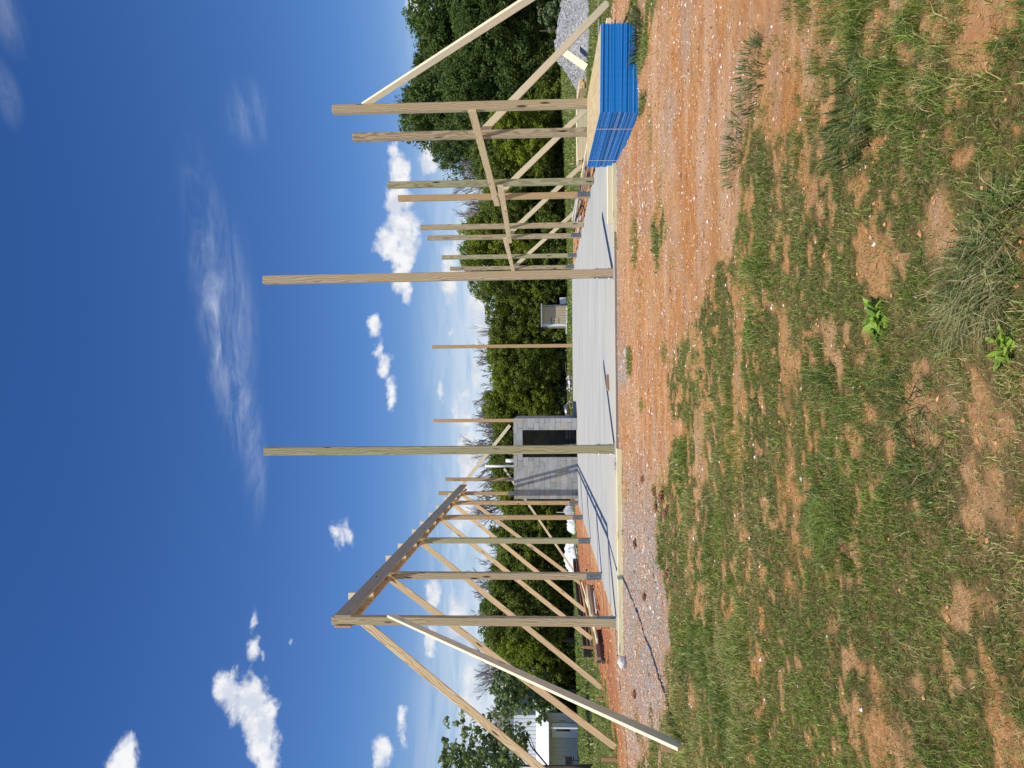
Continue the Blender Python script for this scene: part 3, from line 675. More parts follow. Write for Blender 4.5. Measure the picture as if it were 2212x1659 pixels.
# black metal channels
for k, (p0, p1, lb) in enumerate([((-8.0, 20.0), (-8.75, 14.9), 'long black metal channel on the far left scrap row'), ((-8.3, 13.0), (-8.9, 10.9), 'short black metal channel behind the corner post')]):
    z0 = gz_(*p0)+.05; z1 = gz_(*p1)+.05
    t = thing('metal_channel', lb, 'metal channel', (p0[0], p0[1], z0), 0, 'black metal channels')
    for dz, hh in ((.06, .12), (.19, .12)):
        lumber('channel', (p0[0], p0[1], z0+dz), (p1[0], p1[1], z1+dz), .24, hh, (1, 0, 0), BLACK, t)
    lumber('flange', (p0[0]+.13, p0[1], z0+.02), (p1[0]+.13, p1[1], z1+.02), .02, .04, (1, 0, 0), GALVL, t)
    lumber('web', (p0[0]+.122, p0[1], z0+.125), (p1[0]+.122, p1[1], z1+.125), .006, .02, (1, 0, 0), GALVL, t)
plank('loose_board', (-8.4, 25.2, -.28), (-8.1, 19.9, -.2), .14, .05, W_OLD, 'grey weathered plank in front of the tarp heap')
for k, (x, y, dx, dy, c) in enumerate([(-8.9, 13.8, .3, 1.6, W_WHITE), (-8.8, 15.2, -.2, 1.4, W_PALE), (-9.0, 12.6, .2, 1.0, W_WHITE), (-9.0, 17.0, .4, 1.2, W_OLD)]):
    z = gz_(x, y)
    plank('scrap_board', (x, y, z+.05), (x+dx, y+dy, z+.12+.05*(k % 2)), .08, .03, c, ['white scrap board left of the black channels, middle of three', 'pale scrap board beside the long black channel', 'short white scrap board at the near end of the scrap heap', 'grey scrap board at the far end of the black channels'][k], 'scrap board', 'scrap boards behind the black channels')

def lumpy(name, c, s, mat, label, cat, amp=.25, sub=3, seed=0, kind=None, freq=2.0, flat=False):
    bm = bmesh.new(); bmesh.ops.create_icosphere(bm, subdivisions=sub, radius=1.0)
    from mathutils import noise as mn
    for v in bm.verts:
        n = mn.fractal(v.co*freq+Vector((seed*3.1, seed, 0)), 1.0, 2.0, 4)
        v.co = v.co*(1+amp*n)
        v.co = Vector((v.co.x*s[0], v.co.y*s[1], v.co.z*s[2]))
        if flat: v.co.z = max(v.co.z, -.25*s[2])
    o = link(name, bm_mesh(bm, name, amp < .3 and sub > 3), mat, None, c); tag(o, label, cat); return o
sp = at(2499*.5486+.17361*350, 1042.4+.17361*1745, z=gz_(-5.2, -.5)+.06)
lumpy('stone', (sp[0], sp[1], gz_(sp[0], sp[1])+.05), (.1, .1, .085), STONE, 'white rounded stone on bare soil left of the long yellow timber', 'stone', .16, 4, 2, freq=1.1)
lumpy('concrete_lump', (-1.8, -.14, -.06), (.16, .1, .09), LUMP, 'grey concrete crumbs heaped at the greenish front pole\'s foot', 'rubble', .5, 4, 5)
lumpy('concrete_lump', (-2.0, -.2, -.09), (.12, .09, .05), LUMP, 'second smaller grey concrete crumb left of the greenish front pole\'s foot', 'rubble', .5, 4, 9)
lumpy('foam_lump', (-3.05, -.12, -.05), (.24, .07, .055), FOAM, 'tan foam lump at the slab edge between front pole and corner post', 'foam', .5, 4, 3)
lumpy('stone', (.05, -1.1, gz_(.05, -1.1)+.02), (.07, .05, .035), STONE, 'pale flat stone beside the grey gravel patch before the slab', 'stone', .4, 3, 6)

for k, (py, px, sz) in enumerate([(1075, 1432, .075), (1095, 1418, .05), (1110, 1440, .055), (1060, 1415, .06), (1240, 1442, .05), (1290, 1400, .05), (1175, 1378, .06), (1500, 1378, .06), (1035, 1395, .05)]):
    c = at(py, px, z=-.16)
    lumpy('soil_clod', (c[0], c[1], gz_(c[0], c[1])+sz*.15), (sz, sz*.8, sz*.6), CLOD, ['largest dark clod on the bare soil before the greenish pole', 'second clod just above the largest one toward the slab', 'clod just left of the largest dark one', 'small clod nearest the greenish pole\'s foot', 'lone dark clod at the grass edge on the left', 'small clod in the pale gravel patch', 'clod lying close to the long yellow timber', 'clod near the front left brace\'s shadow', 'small clod in line with the greenish pole'][k], 'soil clod', .55, 4, 30+k, freq=2.4); bpy.context.scene.collection.objects[-1]['group'] = 'clods on the bare soil'
# ------------------------------------------------------------------ tarp heap
TARP = plain('white_tarp', (.80, .81, .82), .45, 0, .05, 3)
def heap(name, cx, cy, rx, ry, h, mat, label, cat, seed, wr=.1, n=90, sharp=1.0, zfun=None):
    u = np.linspace(-1.15, 1.15, n); X, Y = np.meshgrid(u, u)
    r = np.sqrt(X**2+Y**2)
    base = np.clip(1-r**2, 0, 1)**(.5*sharp)
    nz1 = fbm(X*2+seed, Y*2+seed*.7, 4, 1.6)
    rid = 1-np.abs(2*fbm(X+seed*2, Y+3, 4, 3.2)-1)*2
    z = base*h*(.62+.75*nz1)+wr*base*rid*h
    xx = cx+X*rx; yy = cy+Y*ry
    zz = zg(xx, yy)-.03+z
    idx = np.arange(n*n).reshape(n, n)
    m = (base[:-1, :-1]+base[1:, 1:]+base[1:, :-1]+base[:-1, 1:]) > 0
    q = np.stack([idx[:-1, :-1], idx[:-1, 1:], idx[1:, 1:], idx[1:, :-1]], -1)[m]
    me = np_mesh(name, np.stack([xx.ravel(), yy.ravel(), zz.ravel()], 1), q.ravel(), np.full(len(q), 4), None, True)
    me.validate()
    o = link(name, me, mat); tag(o, label, cat); return o
heap('tarp_heap', -9.3, 26.4, 1.0, .85, .56, TARP, 'large wrinkled white tarp heap beyond the left row of posts', 'tarp heap', 4, .35, sharp=.7)
heap('tarp_heap', -7.75, 27.6, .5, .45, .34, TARP, 'smaller crumpled white sheeting right of the large tarp heap', 'tarp heap', 8, .5, 60, .7)
heap('rubbish_heap', -7.1, 27.9, .5, .5, .38, plain('grey_rags', (.45, .45, .46), .8, 0, .3, 8), 'grey and white scrap heap right of the crumpled sheeting', 'scrap heap', 12, .6, 60, .7)
# thin white stake
xs = at(2000*.5486+.17361*55, 1042.4+.17361*1145, Y=24.0)
bm = bmesh.new(); tube_bm(bm, [(0, 0, 0), (0, 0, .95)], .018, 8)
tag(link('marker_stake', bm_mesh(bm, 'marker_stake'), WHITEP, None, (xs[0], 24.0, gz_(xs[0], 24)-.02)), 'thin white marker stake in the grass left of the block room', 'stake')

# ------------------------------------------------------------------ right side clutter
bundle('lumber_stack', (6.15, 8.3, -.16), (7.75, 8.4, -.16), 6, 8, .09, .045, W_PALE, 'layered pale lumber pile behind the blue edged panel stack', mats=[W_PALE, W_GREEN, W_PALE])
bundle('lumber_stack', (9.0, 9.6, -.2), (9.3, 11.5, -.2), 3, 5, .09, .05, W_BRACE, 'small tan lumber pile at the left end of the gravel pile')
plank('loose_board', (5.4, 3.55, gz_(5.5, 3.5)+.03), (9.4, 4.3, gz_(9.4, 4.3)+.03), .24, .04, W_OLD, 'long weathered grey plank on the grass behind the panel stack')
gw = [((5.55, 13.6), (5.8, 10.4), W_WHITE, .08, 'longest white scrap board in the debris row, left of the bracketed right posts'), ((5.95, 14.6), (6.3, 12.1), W_WHITE, .1, 'upper white scrap board in the debris row beside the far right brace'), ((5.5, 12.5), (5.35, 9.6), W_DARK, .09, 'dark scrap board nearest the slab behind the rounded foot post'), ((5.9, 11.2), (5.95, 9.2), W_DARK, .12, 'short dark scrap board under the far right brace\'s foot'), ((5.75, 15.2), (5.85, 12.9), W_DARK, .06, 'dark scrap board at the far end of the debris row'),
      ((6.2, 15.4), (6.5, 13.6), W_WHITE, .12, 'farthest white scrap board of the debris row'), ((5.15, 13.4), (5.2, 10.9), W_WHITE, .06, 'white scrap board closest to the slab edge'), ((5.6, 9.6), (5.9, 5.9), W_OLD, .09, 'long weathered grey board right of the orange bracketed post'), ((5.85, 9.4), (6.1, 6.2), W_PALE, .1, 'pale yellow board on the clay right of the orange bracketed post'), ((5.3, 8.1), (5.4, 6.4), W_OLD, .05, 'short weathered grey board close to the slab\'s right edge')]
for k, (a, b, m_, dz, _) in enumerate(gw):
    plank('scrap_board', (a[0], a[1], gz_(*a)+dz+.03*(k % 3)), (b[0], b[1], gz_(*b)+dz), .1, .045, m_, _, 'scrap board', 'debris boards outside the right posts')

# gravel pile
def mat_gravel():
    m, t, b = newmat('crushed_gravel', .95, .15)
    g = t.node('ShaderNodeNewGeometry').outputs['Position']
    v = t.node('ShaderNodeTexVoronoi', {'Vector': g, 'Scale': 26.0})
    s = t.node('ShaderNodeSeparateColor', {0: v.outputs['Color']}).outputs[0]
    n = t.noise(g, 1.4, 4, .6)
    c = t.mix(s, (.17, .165, .16), (.64, .63, .61)); c = t.mix(t.ramp(n, .5, .66, 0, .25), c, (.55, .53, .48))
    setc(t, b, c); bump(t, b, v.outputs['Distance'], 1.0, .05); return m
def gravel_pile():
    n = 170
    xs_ = np.linspace(9.0, 17.5, n); ys_ = np.linspace(8.2, 13.8, 120); X, Y = np.meshgrid(xs_, ys_)
    # ridge profile along x, hipped ends
    ends = np.clip((X-9.35-.25*np.abs(Y-11)/2)/1.15, 0, 1)**.9*np.clip((17.3-X)/1.5, 0, 1)
    top = 1.0*ends*(1-.36*np.clip((X-10.8)/2.2, 0, 1))
    side = np.clip(1-np.abs(Y-11.0)/2.5, 0, 1)
    z = top*side**.85*(1+.22*(fbm(X, Y, 4, 1.1)-.5))+side*(fbm(X, Y, 3, 7)-.5)*.20*(ends > .02)
    dent = np.exp(-(((X-11.6)/.5)**2+((Y-9.9)/.4)**2))*.16+np.exp(-(((X-13.2)/.7)**2+((Y-9.8)/.3)**2))*.2
    z = np.maximum(z-dent, 0)-.04*(side <= .02)
    zz = zbase(X, Y)-.015+z
    idx = np.arange(X.size).reshape(X.shape)
    q = np.stack([idx[:-1, :-1], idx[:-1, 1:], idx[1:, 1:], idx[1:, :-1]], -1).reshape(-1, 4)
    me = np_mesh('gravel_pile', np.stack([X.ravel(), Y.ravel(), zz.ravel()], 1), q.ravel(), np.full(len(q), 4), None, False)
    o = link('gravel_pile', me, mat_gravel()); tag(o, 'long grey crushed stone pile on the grass at the right', 'gravel pile')
gravel_pile()
pa = at((0+.441*455)*.5486, (2150+.441*150)*.5486, Y=9.35); pb = at(.441*605*.5486, (2150+.441*362)*.5486, Y=8.45)
plank('loose_board', tuple(pa), tuple(pb), .038, .2, W_PALE, 'bright yellow wide board leaning on the gravel pile', side=Vector((0.1, 1, -0.75)))

# ------------------------------------------------------------------ metal shed and things round it
def mat_ribs(name, c, pitch=.2, dirx=True, depth=.02):
    m, t, b = newmat(name, .45, .4)
    oc = t.node('ShaderNodeTexCoord').outputs['Object']
    s = t.node('ShaderNodeSeparateXYZ', {0: oc}).outputs[0 if dirx else 1]
    fr = t.math('FRACT', t.math('DIVIDE', s, pitch))
    rib = t.math('SUBTRACT', t.ramp(fr, .0, .1), t.ramp(fr, .16, .26))
    n = t.noise(oc, 1.2, 4, .6)
    setc(t, b, t.mix(n, tuple(v*.88 for v in c), c)); bump(t, b, rib, 1.0, depth); return m
shx, shy = 5.66, 43.4; shz = gz_(shx, shy)
shed = thing('shed', 'small tan metal shed with white corner trim under the tree line', 'shed', (shx, shy, shz))
TAN = mat_ribs('tan_ribbed_metal', (.62, .49, .32), .2); GRYR = mat_ribs('dark_roof_metal', (.05, .05, .055), .2)
def pbox(name, c, s, mat, parent, bev=.004):
    bm = bmesh.new(); box_bm(bm, (0, 0, 0), s, bev); return link(name, bm_mesh(bm, name), mat, parent, c)
pbox('wall', (0, 1.0, 1.0), (1.56, 2.0, 2.0), TAN, shed)
pbox('corner_trim', (-.70, -.012, 1.05), (.2, .03, 1.9), WHITEM, shed); pbox('corner_trim', (.77, -.012, 1.0), (.05, .03, 1.95), plain('pinkish_trim', (.35, .2, .17), .5), shed)
pbox('base_trim', (0, -.02, .07), (1.58, .03, .12), WHITEM, shed)
rf = pbox('roof', (.02, .95, 2.1), (1.86, 2.6, .06), GRYR, shed); pbox('fascia', (.02, -1.32, -.05), (1.82, .03, .09), GALVL, rf)
ht = pbox('hatch', (-.36, -.022, 1.02), (.44, .02, .52), TAN, shed); pbox('handle', (0, -.02, .05), (.03, .02, .12), DARKGAP, ht); pbox('hatch_hood', (0, -.03, .28), (.5, .05, .03), DARKGAP, ht)
pbox('side_trim', (.84, 1.0, 1.0), (.05, 1.9, 1.9), GALVL, shed)
bx = thing('metal_box', 'white metal box on a frame right of the tan shed', 'box', (6.9, 44.0, gz_(6.9, 44.0)))
pbox('box_body', (0, 0, .42), (.5, .5, .5), WHITEM, bx); pbox('frame', (0, 0, .09), (.56, .5, .12), DARKGAP, bx); pbox('post', (-.3, .1, .6), (.05, .05, 1.2), GALVL, bx)
for k, (xx, yy, ww, hh) in enumerate([(5.4, 42.1, .9, .12), (4.6, 42.2, .8, .1), (5.0, 41.8, 1.3, .06)]):
    bm = bmesh.new(); box_bm(bm, (0, 0, 0), (ww, .7, hh), .01)
    tag(link('metal_sheet', bm_mesh(bm, 'metal_sheet'), WHITEM if k else GALVL, None, (xx, yy, gz_(xx, yy)+hh/2+.02), (0, .04*k, .15*k)), ['grey metal sheet nearest the tan shed\'s base', 'white metal sheet farthest left in the grass before the shed', 'long thin white metal sheet in front of the other two'][k], 'metal sheet', 'metal sheets lying before the shed')

# scrap frame and tank behind the slab
fr = thing('trailer_frame', 'rusty low trailer frame lying behind the slab\'s back edge', 'trailer frame', (.3, 22.4, gz_(.3, 22.4)))
bm = bmesh.new(); tube_bm(bm, [(-.75, 0, .2), (.75, 0, .33)], .025, 6); link('rail', bm_mesh(bm, 'rail'), RUST, fr)
bm = bmesh.new(); tube_bm(bm, [(-.75, 0, .12), (.75, 0, .05)], .025, 6); link('rail', bm_mesh(bm, 'rail'), RUST, fr)
for x_ in (-.6, -.1, .35, .74):
    bm = bmesh.new(); tube_bm(bm, [(x_, 0, -.02), (x_, 0, .33)], .02, 6); link('upright', bm_mesh(bm, 'upright'), RUST, fr)
bm = bmesh.new(); tube_bm(bm, [(-.7, 0, .2), (-1.1, .1, .16), (-1.35, .1, .3)], .03, 6); link('drawbar', bm_mesh(bm, 'drawbar'), RUST, fr)
tk = thing('scrap_tank', 'worn steel muffler tank with bent pipes beside the block room', 'tank', (-1.22, 21.0, gz_(-1.2, 21)))
bm = bmesh.new(); tube_bm(bm, [(-.28, 0, .24), (-.25, 0, .25), (.20, 0, .33), (.23, 0, .335)], [.10, .13, .13, .09], 18); link('tank_body', bm_mesh(bm, 'tank_body', True), CHROME, tk)
bm = bmesh.new(); tube_bm(bm, [(.2, .0, .33), (.35, .05, .2), (.5, .05, .16)], .022, 7); link('outlet_pipe', bm_mesh(bm, 'outlet_pipe', True), GALVL, tk)
bm = bmesh.new(); tube_bm(bm, [(-.3, .1, .02), (.05, .1, .08), (.3, 0, .12), (.55, 0, .22)], .025, 7); link('outlet_pipe', bm_mesh(bm, 'outlet_pipe', True), CHROME, tk)
for k, (x_, y_, s_) in enumerate([(-.2, 22.7, .12), (.05, 22.6, .1), (.25, 22.8, .14)]):
    lumpy('crumpled_bag', (x_, y_, gz_(x_, y_)+s_), (s_*1.2, s_, s_*1.1), TARP, ('rightmost', 'middle', 'leftmost')[2-k]+' white crumpled bag behind the rusty frame', 'bag', .5, 3, k+20)

# ------------------------------------------------------------------ white farm building at the far left
by = 42.0; bx0, bx1 = -36.0, -25.13; bz = gz_(-26, by)-.05
RIBW = mat_ribs('white_ribbed_metal', (.78, .80, .82), .3, True, .05); SIDW = mat_ribs('white_siding', (.62, .63, .62), .3)
barn = thing('farm_building', 'white metal farm building with a shaded porch at the far left', 'building', (bx1, by, bz))
Lb = bx1-bx0
pbox('upper_wall', (-Lb/2, 4.2, 4.4), (Lb, 5.6, 2.8), RIBW, barn); pbox('roof', (-Lb/2, 4.2, 5.86), (Lb+.5, 6.2, .1), GALVL, barn)
pbox('front_wall', (-Lb/2, 1.95, 1.55), (Lb-.1, .15, 3.1), SIDW, barn)
pbox('fascia', (-Lb/2, 1.30, 5.78), (Lb+.3, .06, .16), WHITEM, barn)
bm = bmesh.new()
R_ = Matrix.Rotation(math.radians(25), 3, 'X')
box_bm(bm, (0, 0, 0), (Lb+.5, 2.3, .05), .005, R_); link('porch_roof', bm_mesh(bm, 'porch_roof'), mat_ribs('white_porch_panels', (.80, .82, .83), .45), barn, (-Lb/2+.1, .42, 2.78))
dr = pbox('door', (-1.35, 1.855, 1.06), (1.12, .04, 2.02), WHITEM, barn); pbox('window', (.05, -.03, .12), (.2, .02, 1.1), GLASS, dr); pbox('door_frame', (0, .012, .02), (1.22, .02, 2.1), plain('grey_frame', (.25, .26, .26), .6), dr)
pbox('notice_board', (-.88+.26, 1.85, 1.25), (.12, .03, .5), plain('tan_notice', (.45, .4, .25), .7), barn)
for px_ in (-.1, -3.6, -7.1): pbox('porch_post', (px_, -.45, 1.05), (.12, .12, 2.2), WHITEM, barn)
sw = thing('garden_bench', 'black metal glider bench on the farm building porch', 'bench', (-27.9, 41.3, bz+.05))
pbox('seat', (0, 0, .45), (1.1, .5, .05), BLACK, sw); pbox('backrest', (0, .25, .78), (1.1, .04, .5), BLACK, sw)
for sx in (-.52, .52):
    bm = bmesh.new(); tube_bm(bm, [(sx, -.25, 0), (sx, -.25, .65), (sx, .25, .68), (sx, .3, 1.15)], .025, 6); link('side_frame', bm_mesh(bm, 'side_frame'), BLACK, sw)

# ------------------------------------------------------------------ pickup far right, post
tx, ty_ = at(112, 1210, Y=48)[0], 48.0; tz = gz_(tx, ty_)
tr = thing('garden_tractor', 'low white and dark garden tractor parked beyond the gravel pile, mostly hidden', 'garden tractor', (tx, ty_, tz), math.radians(12))
TRW = plain('white_car_paint', (.75, .75, .75), .3); TRB = plain('dark_blue_paint', (.03, .04, .07), .3)
pbox('frame', (0, 0, .34), (1.9, .7, .2), TRB, tr, .05); pbox('hood', (.45, 0, .62), (.8, .55, .36), TRW, tr, .08); pbox('seat', (-.45, 0, .66), (.4, .45, .38), TRB, tr, .06)
for sx, r_ in ((-.6, .3), (.65, .2)):
    for sy in (-.4, .4):
        bm = bmesh.new(); bmesh.ops.create_cone(bm, segments=20, radius1=r_, radius2=r_, depth=.18, cap_ends=True)
        bmesh.ops.rotate(bm, cent=(0, 0, 0), matrix=Matrix.Rotation(math.pi/2, 3, 'X'), verts=bm.verts); link('wheel', bm_mesh(bm, 'wheel'), BLACK, tr, (sx, sy, r_))
pbox('tail_light', (-.97, -.2, .4), (.05, .2, .12), plain('red_lens', (.5, .02, .02), .3), tr)
px_ = at(66, 1214, Y=34); bm = bmesh.new(); tube_bm(bm, [(0, 0, -.2), (.02, 0, 1.65)], [.05, .04], 8)
tag(link('fence_post', bm_mesh(bm, 'fence_post'), W_DARK, None, (px_[0], 34, gz_(px_[0], 34))), 'dark thin fence post in the grass before the tall oaks', 'post')

# ------------------------------------------------------------------ foliage builders
def leaf_cloud(name, centers, radii, per, size, seed, tone_var=.5, flatten=.8, elong=1.0, droop=0.0, shape='quad'):
    g = np.random.default_rng(seed)
    n = len(centers)*per
    ci_ = np.repeat(np.arange(len(centers)), per)
    d = g.normal(size=(n, 3)); d /= np.linalg.norm(d, axis=1)[:, None]
    rr = g.random(n)**.45
    P = centers[ci_]+d*(rr*radii[ci_])[:, None]*np.array([1, 1, flatten])
    nrm_ = d*.5+g.normal(size=(n, 3))*.55+np.array([0, 0, .35]); nrm_ /= np.linalg.norm(nrm_, axis=1)[:, None]
    a = np.cross(nrm_, g.normal(size=(n, 3))); a /= np.linalg.norm(a, axis=1)[:, None]; b = np.cross(nrm_, a)
    s = size*(.6+.8*g.random(n))[:, None]
    # pointed leaf spray: five points
    v = np.stack([P-a*s*.5*elong, P-b*s*.36-a*s*.1, P+b*s*.02-a*s*.02+nrm_*s*.12, P+a*s*.55*elong, P+b*s*.40+a*s*.05], 1)
    faces = np.array([[0, 1, 2], [1, 3, 2], [3, 4, 2], [4, 0, 2]])
    F_ = (np.arange(n)[:, None, None]*5+faces[None]).reshape(-1, 3)
    ctone = g.random(len(centers))
    tone = np.clip(.5*ctone[ci_]+.5*g.random(n)*tone_var*2*.8, 0, 1)
    colr = np.repeat(np.stack([tone, np.zeros(n), np.zeros(n)], 1), 5, 0)
    return np_mesh(name, v.reshape(-1, 3), F_.ravel(), np.full(len(F_), 3), colr)
def crown_mesh(name, w_, h_, z0, seed, nclump=90, per=90, leaf=.2, shape=0.0, lumps=7, rs=1.0):
    """crown as overlapping boughs on an uneven hull; z0 = underside height"""
    g = np.random.default_rng(seed)
    L = []; R = []
    # big lobes
    lob = []
    for i in range(lumps):
        a = g.random()*2*np.pi; t = g.random()
        zz = z0+h_*(.14+.74*t); prof = np.sin(np.pi*min(.98, (.16+.72*t)))**.7
        rad = (w_/2)*prof*(.32+.34*g.random())
        lob.append((np.array([np.cos(a)*rad, np.sin(a)*rad, zz]), w_*(.17+.13*g.random())*(.55+.45*prof)))
    lob.append((np.array([g.normal()*.1*w_, g.normal()*.1*w_, z0+h_*.84]), w_*.17))
    lob.append((np.array([0, 0, z0+h_*.5]), w_*.3))
    for i in range(nclump):
        c, r = lob[g.integers(len(lob))]
        d = g.normal(size=3); d /= np.linalg.norm(d); d[2] = d[2]*.9+.08
        L.append(c+d*r*(.55+.62*g.random()**.8)); R.append(w_*(.035+.05*g.random())*rs)
    L = np.array(L); R = np.array(R)
    L[:, 2] = np.clip(L[:, 2], z0, z0+h_)
    return leaf_cloud(name, L, R, per, leaf, seed+1)
def trunk_mesh(name, h, r, seed, nb=7, spreadw=2.0, z1=None):
    g = random.Random(seed); bm = bmesh.new()
    top = h; pts = [(0, 0, -.3)]; rad = [r*1.35]
    x = y = 0
    for k in range(1, 7):
        x += g.uniform(-.08, .08)*h*.12; y += g.uniform(-.08, .08)*h*.12
        pts.append((x, y, top*k/6)); rad.append(r*(1-.82*k/6))
    tube_bm(bm, pts, rad, 8)
    for i in range(nb):
        k = g.randint(2, 5); p = Vector(pts[k]); a = g.uniform(0, 2*math.pi); l = spreadw*g.uniform(.5, 1)
        q = p+Vector((math.cos(a)*l*.5, math.sin(a)*l*.5, l*.45)); e_ = q+Vector((math.cos(a)*l*.5, math.sin(a)*l*.5, l*.2))
        tube_bm(bm, [p, q, e_], [rad[k]*.6, rad[k]*.35, rad[k]*.12], 5)
    me = bm_mesh(bm, name, True); me.materials.append(BARK); return me
def bare_mesh(name, h, seed, depth=5, spreadf=.5):
    g = random.Random(seed); V = []; Fc = []
    def seg(p, q, r0, r1):
        d = (q-p).normalized(); x = d.orthogonal().normalized(); y = d.cross(x); b = len(V)
        for c, r in ((p, max(.017, r0)), (q, max(.014, r1))):
            for k in range(3):
                an = 2*math.pi*k/3; V.append(c+(x*math.cos(an)+y*math.sin(an))*r)
        for k in range(3): Fc.append((b+k, b+(k+1) % 3, b+3+(k+1) % 3, b+3+k))
    def grow(p, d, l, r, n):
        m = p+(d+Vector((g.uniform(-.1, .1), g.uniform(-.1, .1), 0)))*l*.5; q = m+(d+Vector((g.uniform(-.15, .15), g.uniform(-.15, .15), .05)))*l*.5
        seg(p, m, r, r*.85); seg(m, q, r*.85, r*.65)
        if n == 0: return
        for i in range(3 if n > 1 else 4):
            a = g.uniform(0, 2*math.pi); s = g.uniform(.25, .75)*spreadf*1.6
            nd = (d+Vector((math.cos(a)*s, math.sin(a)*s, .12))).normalized()
            grow(m if g.random() < .35 else q, nd, l*g.uniform(.6, .85), r*.58, n-1)
    grow(Vector((0, 0, -.2)), Vector((0, 0, 1)), h*.30, h*.016, depth)
    me = bpy.data.meshes.new(name); me.from_pydata([tuple(v) for v in V], [], Fc); me.materials.append(TWIG); return me

# crown library, unit height scaled by object
def make_kind(nm, mat, w_, h_, z0, nvar, nclump, per, leaf, lumps, seed):
    out = []
    for k in range(nvar):
        c = crown_mesh(nm+'_crown', w_, h_, z0, seed+k*10, nclump, per, leaf, lumps=lumps); c.materials.append(mat)
        t_ = trunk_mesh('trunk', (z0+h_)*.75, .16, seed+k, 8, w_*.3)
        out.append((c, t_))
    return out
K_MID = make_kind('green', G_MID, 5.0, 6.4, .5, 3, 900, 32, .135, 15, 100)
K_YEL = make_kind('spring', G_YEL, 4.6, 6.2, .4, 3, 850, 32, .13, 15, 200)
K_OAK = make_kind('oak', G_DARK, 9.5, 11.5, .9, 3, 1500, 38, .21, 24, 300)
K_TUL = [(None, None)]
BARE_T = [bare_mesh('branches', 7.0, s, 6, .55) for s in (1, 2, 3)]
def tree(kind, v, x, y, sx, sz, label, rz=None, name='tree', group=None):
    c, t_ = kind[v % len(kind)]
    r = thing(name, label, 'tree', (x, y, gz_(x, y)), rz if rz is not None else random.uniform(0, 6.28), group)
    o = link('crown', c, None, r); o.scale = (sx, sx, sz)
    o = link('trunk', t_, None, r); o.scale = (sx, sx, sz)
    return r
def top_tree(kind, v, py, px, Y, w_, label, name='leafy_tree', group='leafy trees of the far tree line'):
    p = at(py, px, Y=Y); g0 = gz_(p[0], Y); H = p[2]-g0
    base = {id(K_MID): 6.9, id(K_YEL): 6.6, id(K_OAK): 12.4}[id(kind)]; bw = {id(K_MID): 5.0, id(K_YEL): 4.6, id(K_OAK): 9.5}[id(kind)]
    return tree(kind, v, p[0], Y, w_/bw, H/base, label, name=name, group=group)
oakg = 'tall dark oaks at the right'
top_tree(K_OAK, 0, 40, 888, 58, 11.5, 'tall dark oak at the photo\'s right edge', 'oak_tree', oakg)
top_tree(K_OAK, 1, 130, 900, 60, 9.0, 'tall dark oak between the edge oak and the outermost post', 'oak_tree', oakg)
top_tree(K_OAK, 2, 235, 868, 58, 10.5, 'tallest dark oak, directly behind the outermost right post', 'oak_tree', oakg)
top_tree(K_OAK, 0, 318, 930, 55, 6.5, 'dark oak with outstretched bough left of the outermost posts', 'oak_tree', oakg)
top_tree(K_OAK, 1, 190, 960, 50, 8.0, 'lower dark oak filling in before the tall ones', 'oak_tree', oakg)
top_tree(K_OAK, 2, 60, 985, 49, 9.0, 'lower broad dark oak at the right edge before the tall ones', 'oak_tree', oakg)
tree(K_OAK, 1, 46, 62, 1.1, 1.15, 'dark oak beyond the photo\'s right edge', name='oak_tree', group=oakg)
TL = [(300, 1070, 44, 5.5, 'Y', 'bright bush-like tree before the oaks, behind the first girt'), (345, 1010, 50, 6, 'M', 'leafy tree just left of the oaks'), (372, 1060, 45, 5, 'M', 'lower leafy tree between the second and third right posts'), (405, 1030, 48, 5.5, 'Y', 'leafy tree seen between the close pair of right posts'),
      (440, 1050, 45, 5, 'M', 'leafy tree left of the orange right post'), (470, 1030, 48, 5, 'M', 'leafy tree behind the right row\'s rounded foot post'), (508, 1008, 47, 5, 'Y', 'taller leafy tree behind the second girt\'s far end'), (548, 1000, 46, 5, 'Y', 'taller light green tree just right of the knotted front pole'), (585, 1010, 48, 5, 'M', 'leafy tree hidden behind the knotted front pole'),
      (622, 1028, 46, 4.6, 'M', 'leafy tree left of the knotted front pole'), (655, 1058, 47, 4.6, 'Y', 'leafy tree rising behind the shed\'s right side'), (690, 1058, 47, 4.4, 'M', 'leafy tree rising behind the shed\'s left side'), (728, 1052, 48, 4.2, 'M', 'leafy tree between the shed and the thin back pole'), (765, 1060, 46, 4.4, 'Y', 'leafy tree left of the thin back pole'),
      (800, 1075, 46, 4.6, 'M', 'low leafy tree in the middle of the tree line'), (838, 1055, 46, 4.6, 'Y', 'bright green tree right of the steel tank'), (872, 1040, 46, 4.4, 'Y', 'taller bright tree behind the steel tank'), (905, 1060, 47, 4.4, 'M', 'leafy tree behind the back pole of the block room'), (945, 1065, 46, 4.4, 'M', 'leafy tree rising right of the greenish front pole'),
      (985, 1052, 46, 4.6, 'M', 'leafy tree behind the white vent pipes'), (1030, 1075, 47, 4.8, 'M', 'leafy tree behind the posts on the block room'), (1075, 1082, 46, 4.8, 'Y', 'leafy tree right of the fourth left post'), (1118, 1078, 46, 5, 'M', 'leafy tree between the third and fourth left posts'), (1155, 1062, 47, 4.6, 'M', 'leafy tree behind the third left post'),
      (1195, 1062, 46, 5, 'M', 'leafy tree above the white tarp heap'), (1240, 1062, 47, 5, 'M', 'leafy tree behind the second left post'), (1285, 1056, 46, 5, 'M', 'leafy tree just right of the corner post'), (1335, 1046, 45, 5.4, 'M', 'leafy tree behind the corner post'), (1380, 1052, 45, 5.2, 'Y', 'rounded leafy tree left of the corner post'),
      (1425, 1078, 47, 5, 'M', 'leafy tree behind the second left brace'), (1470, 1095, 50, 5, 'M', 'leafy tree behind the young broad leaved tree')]
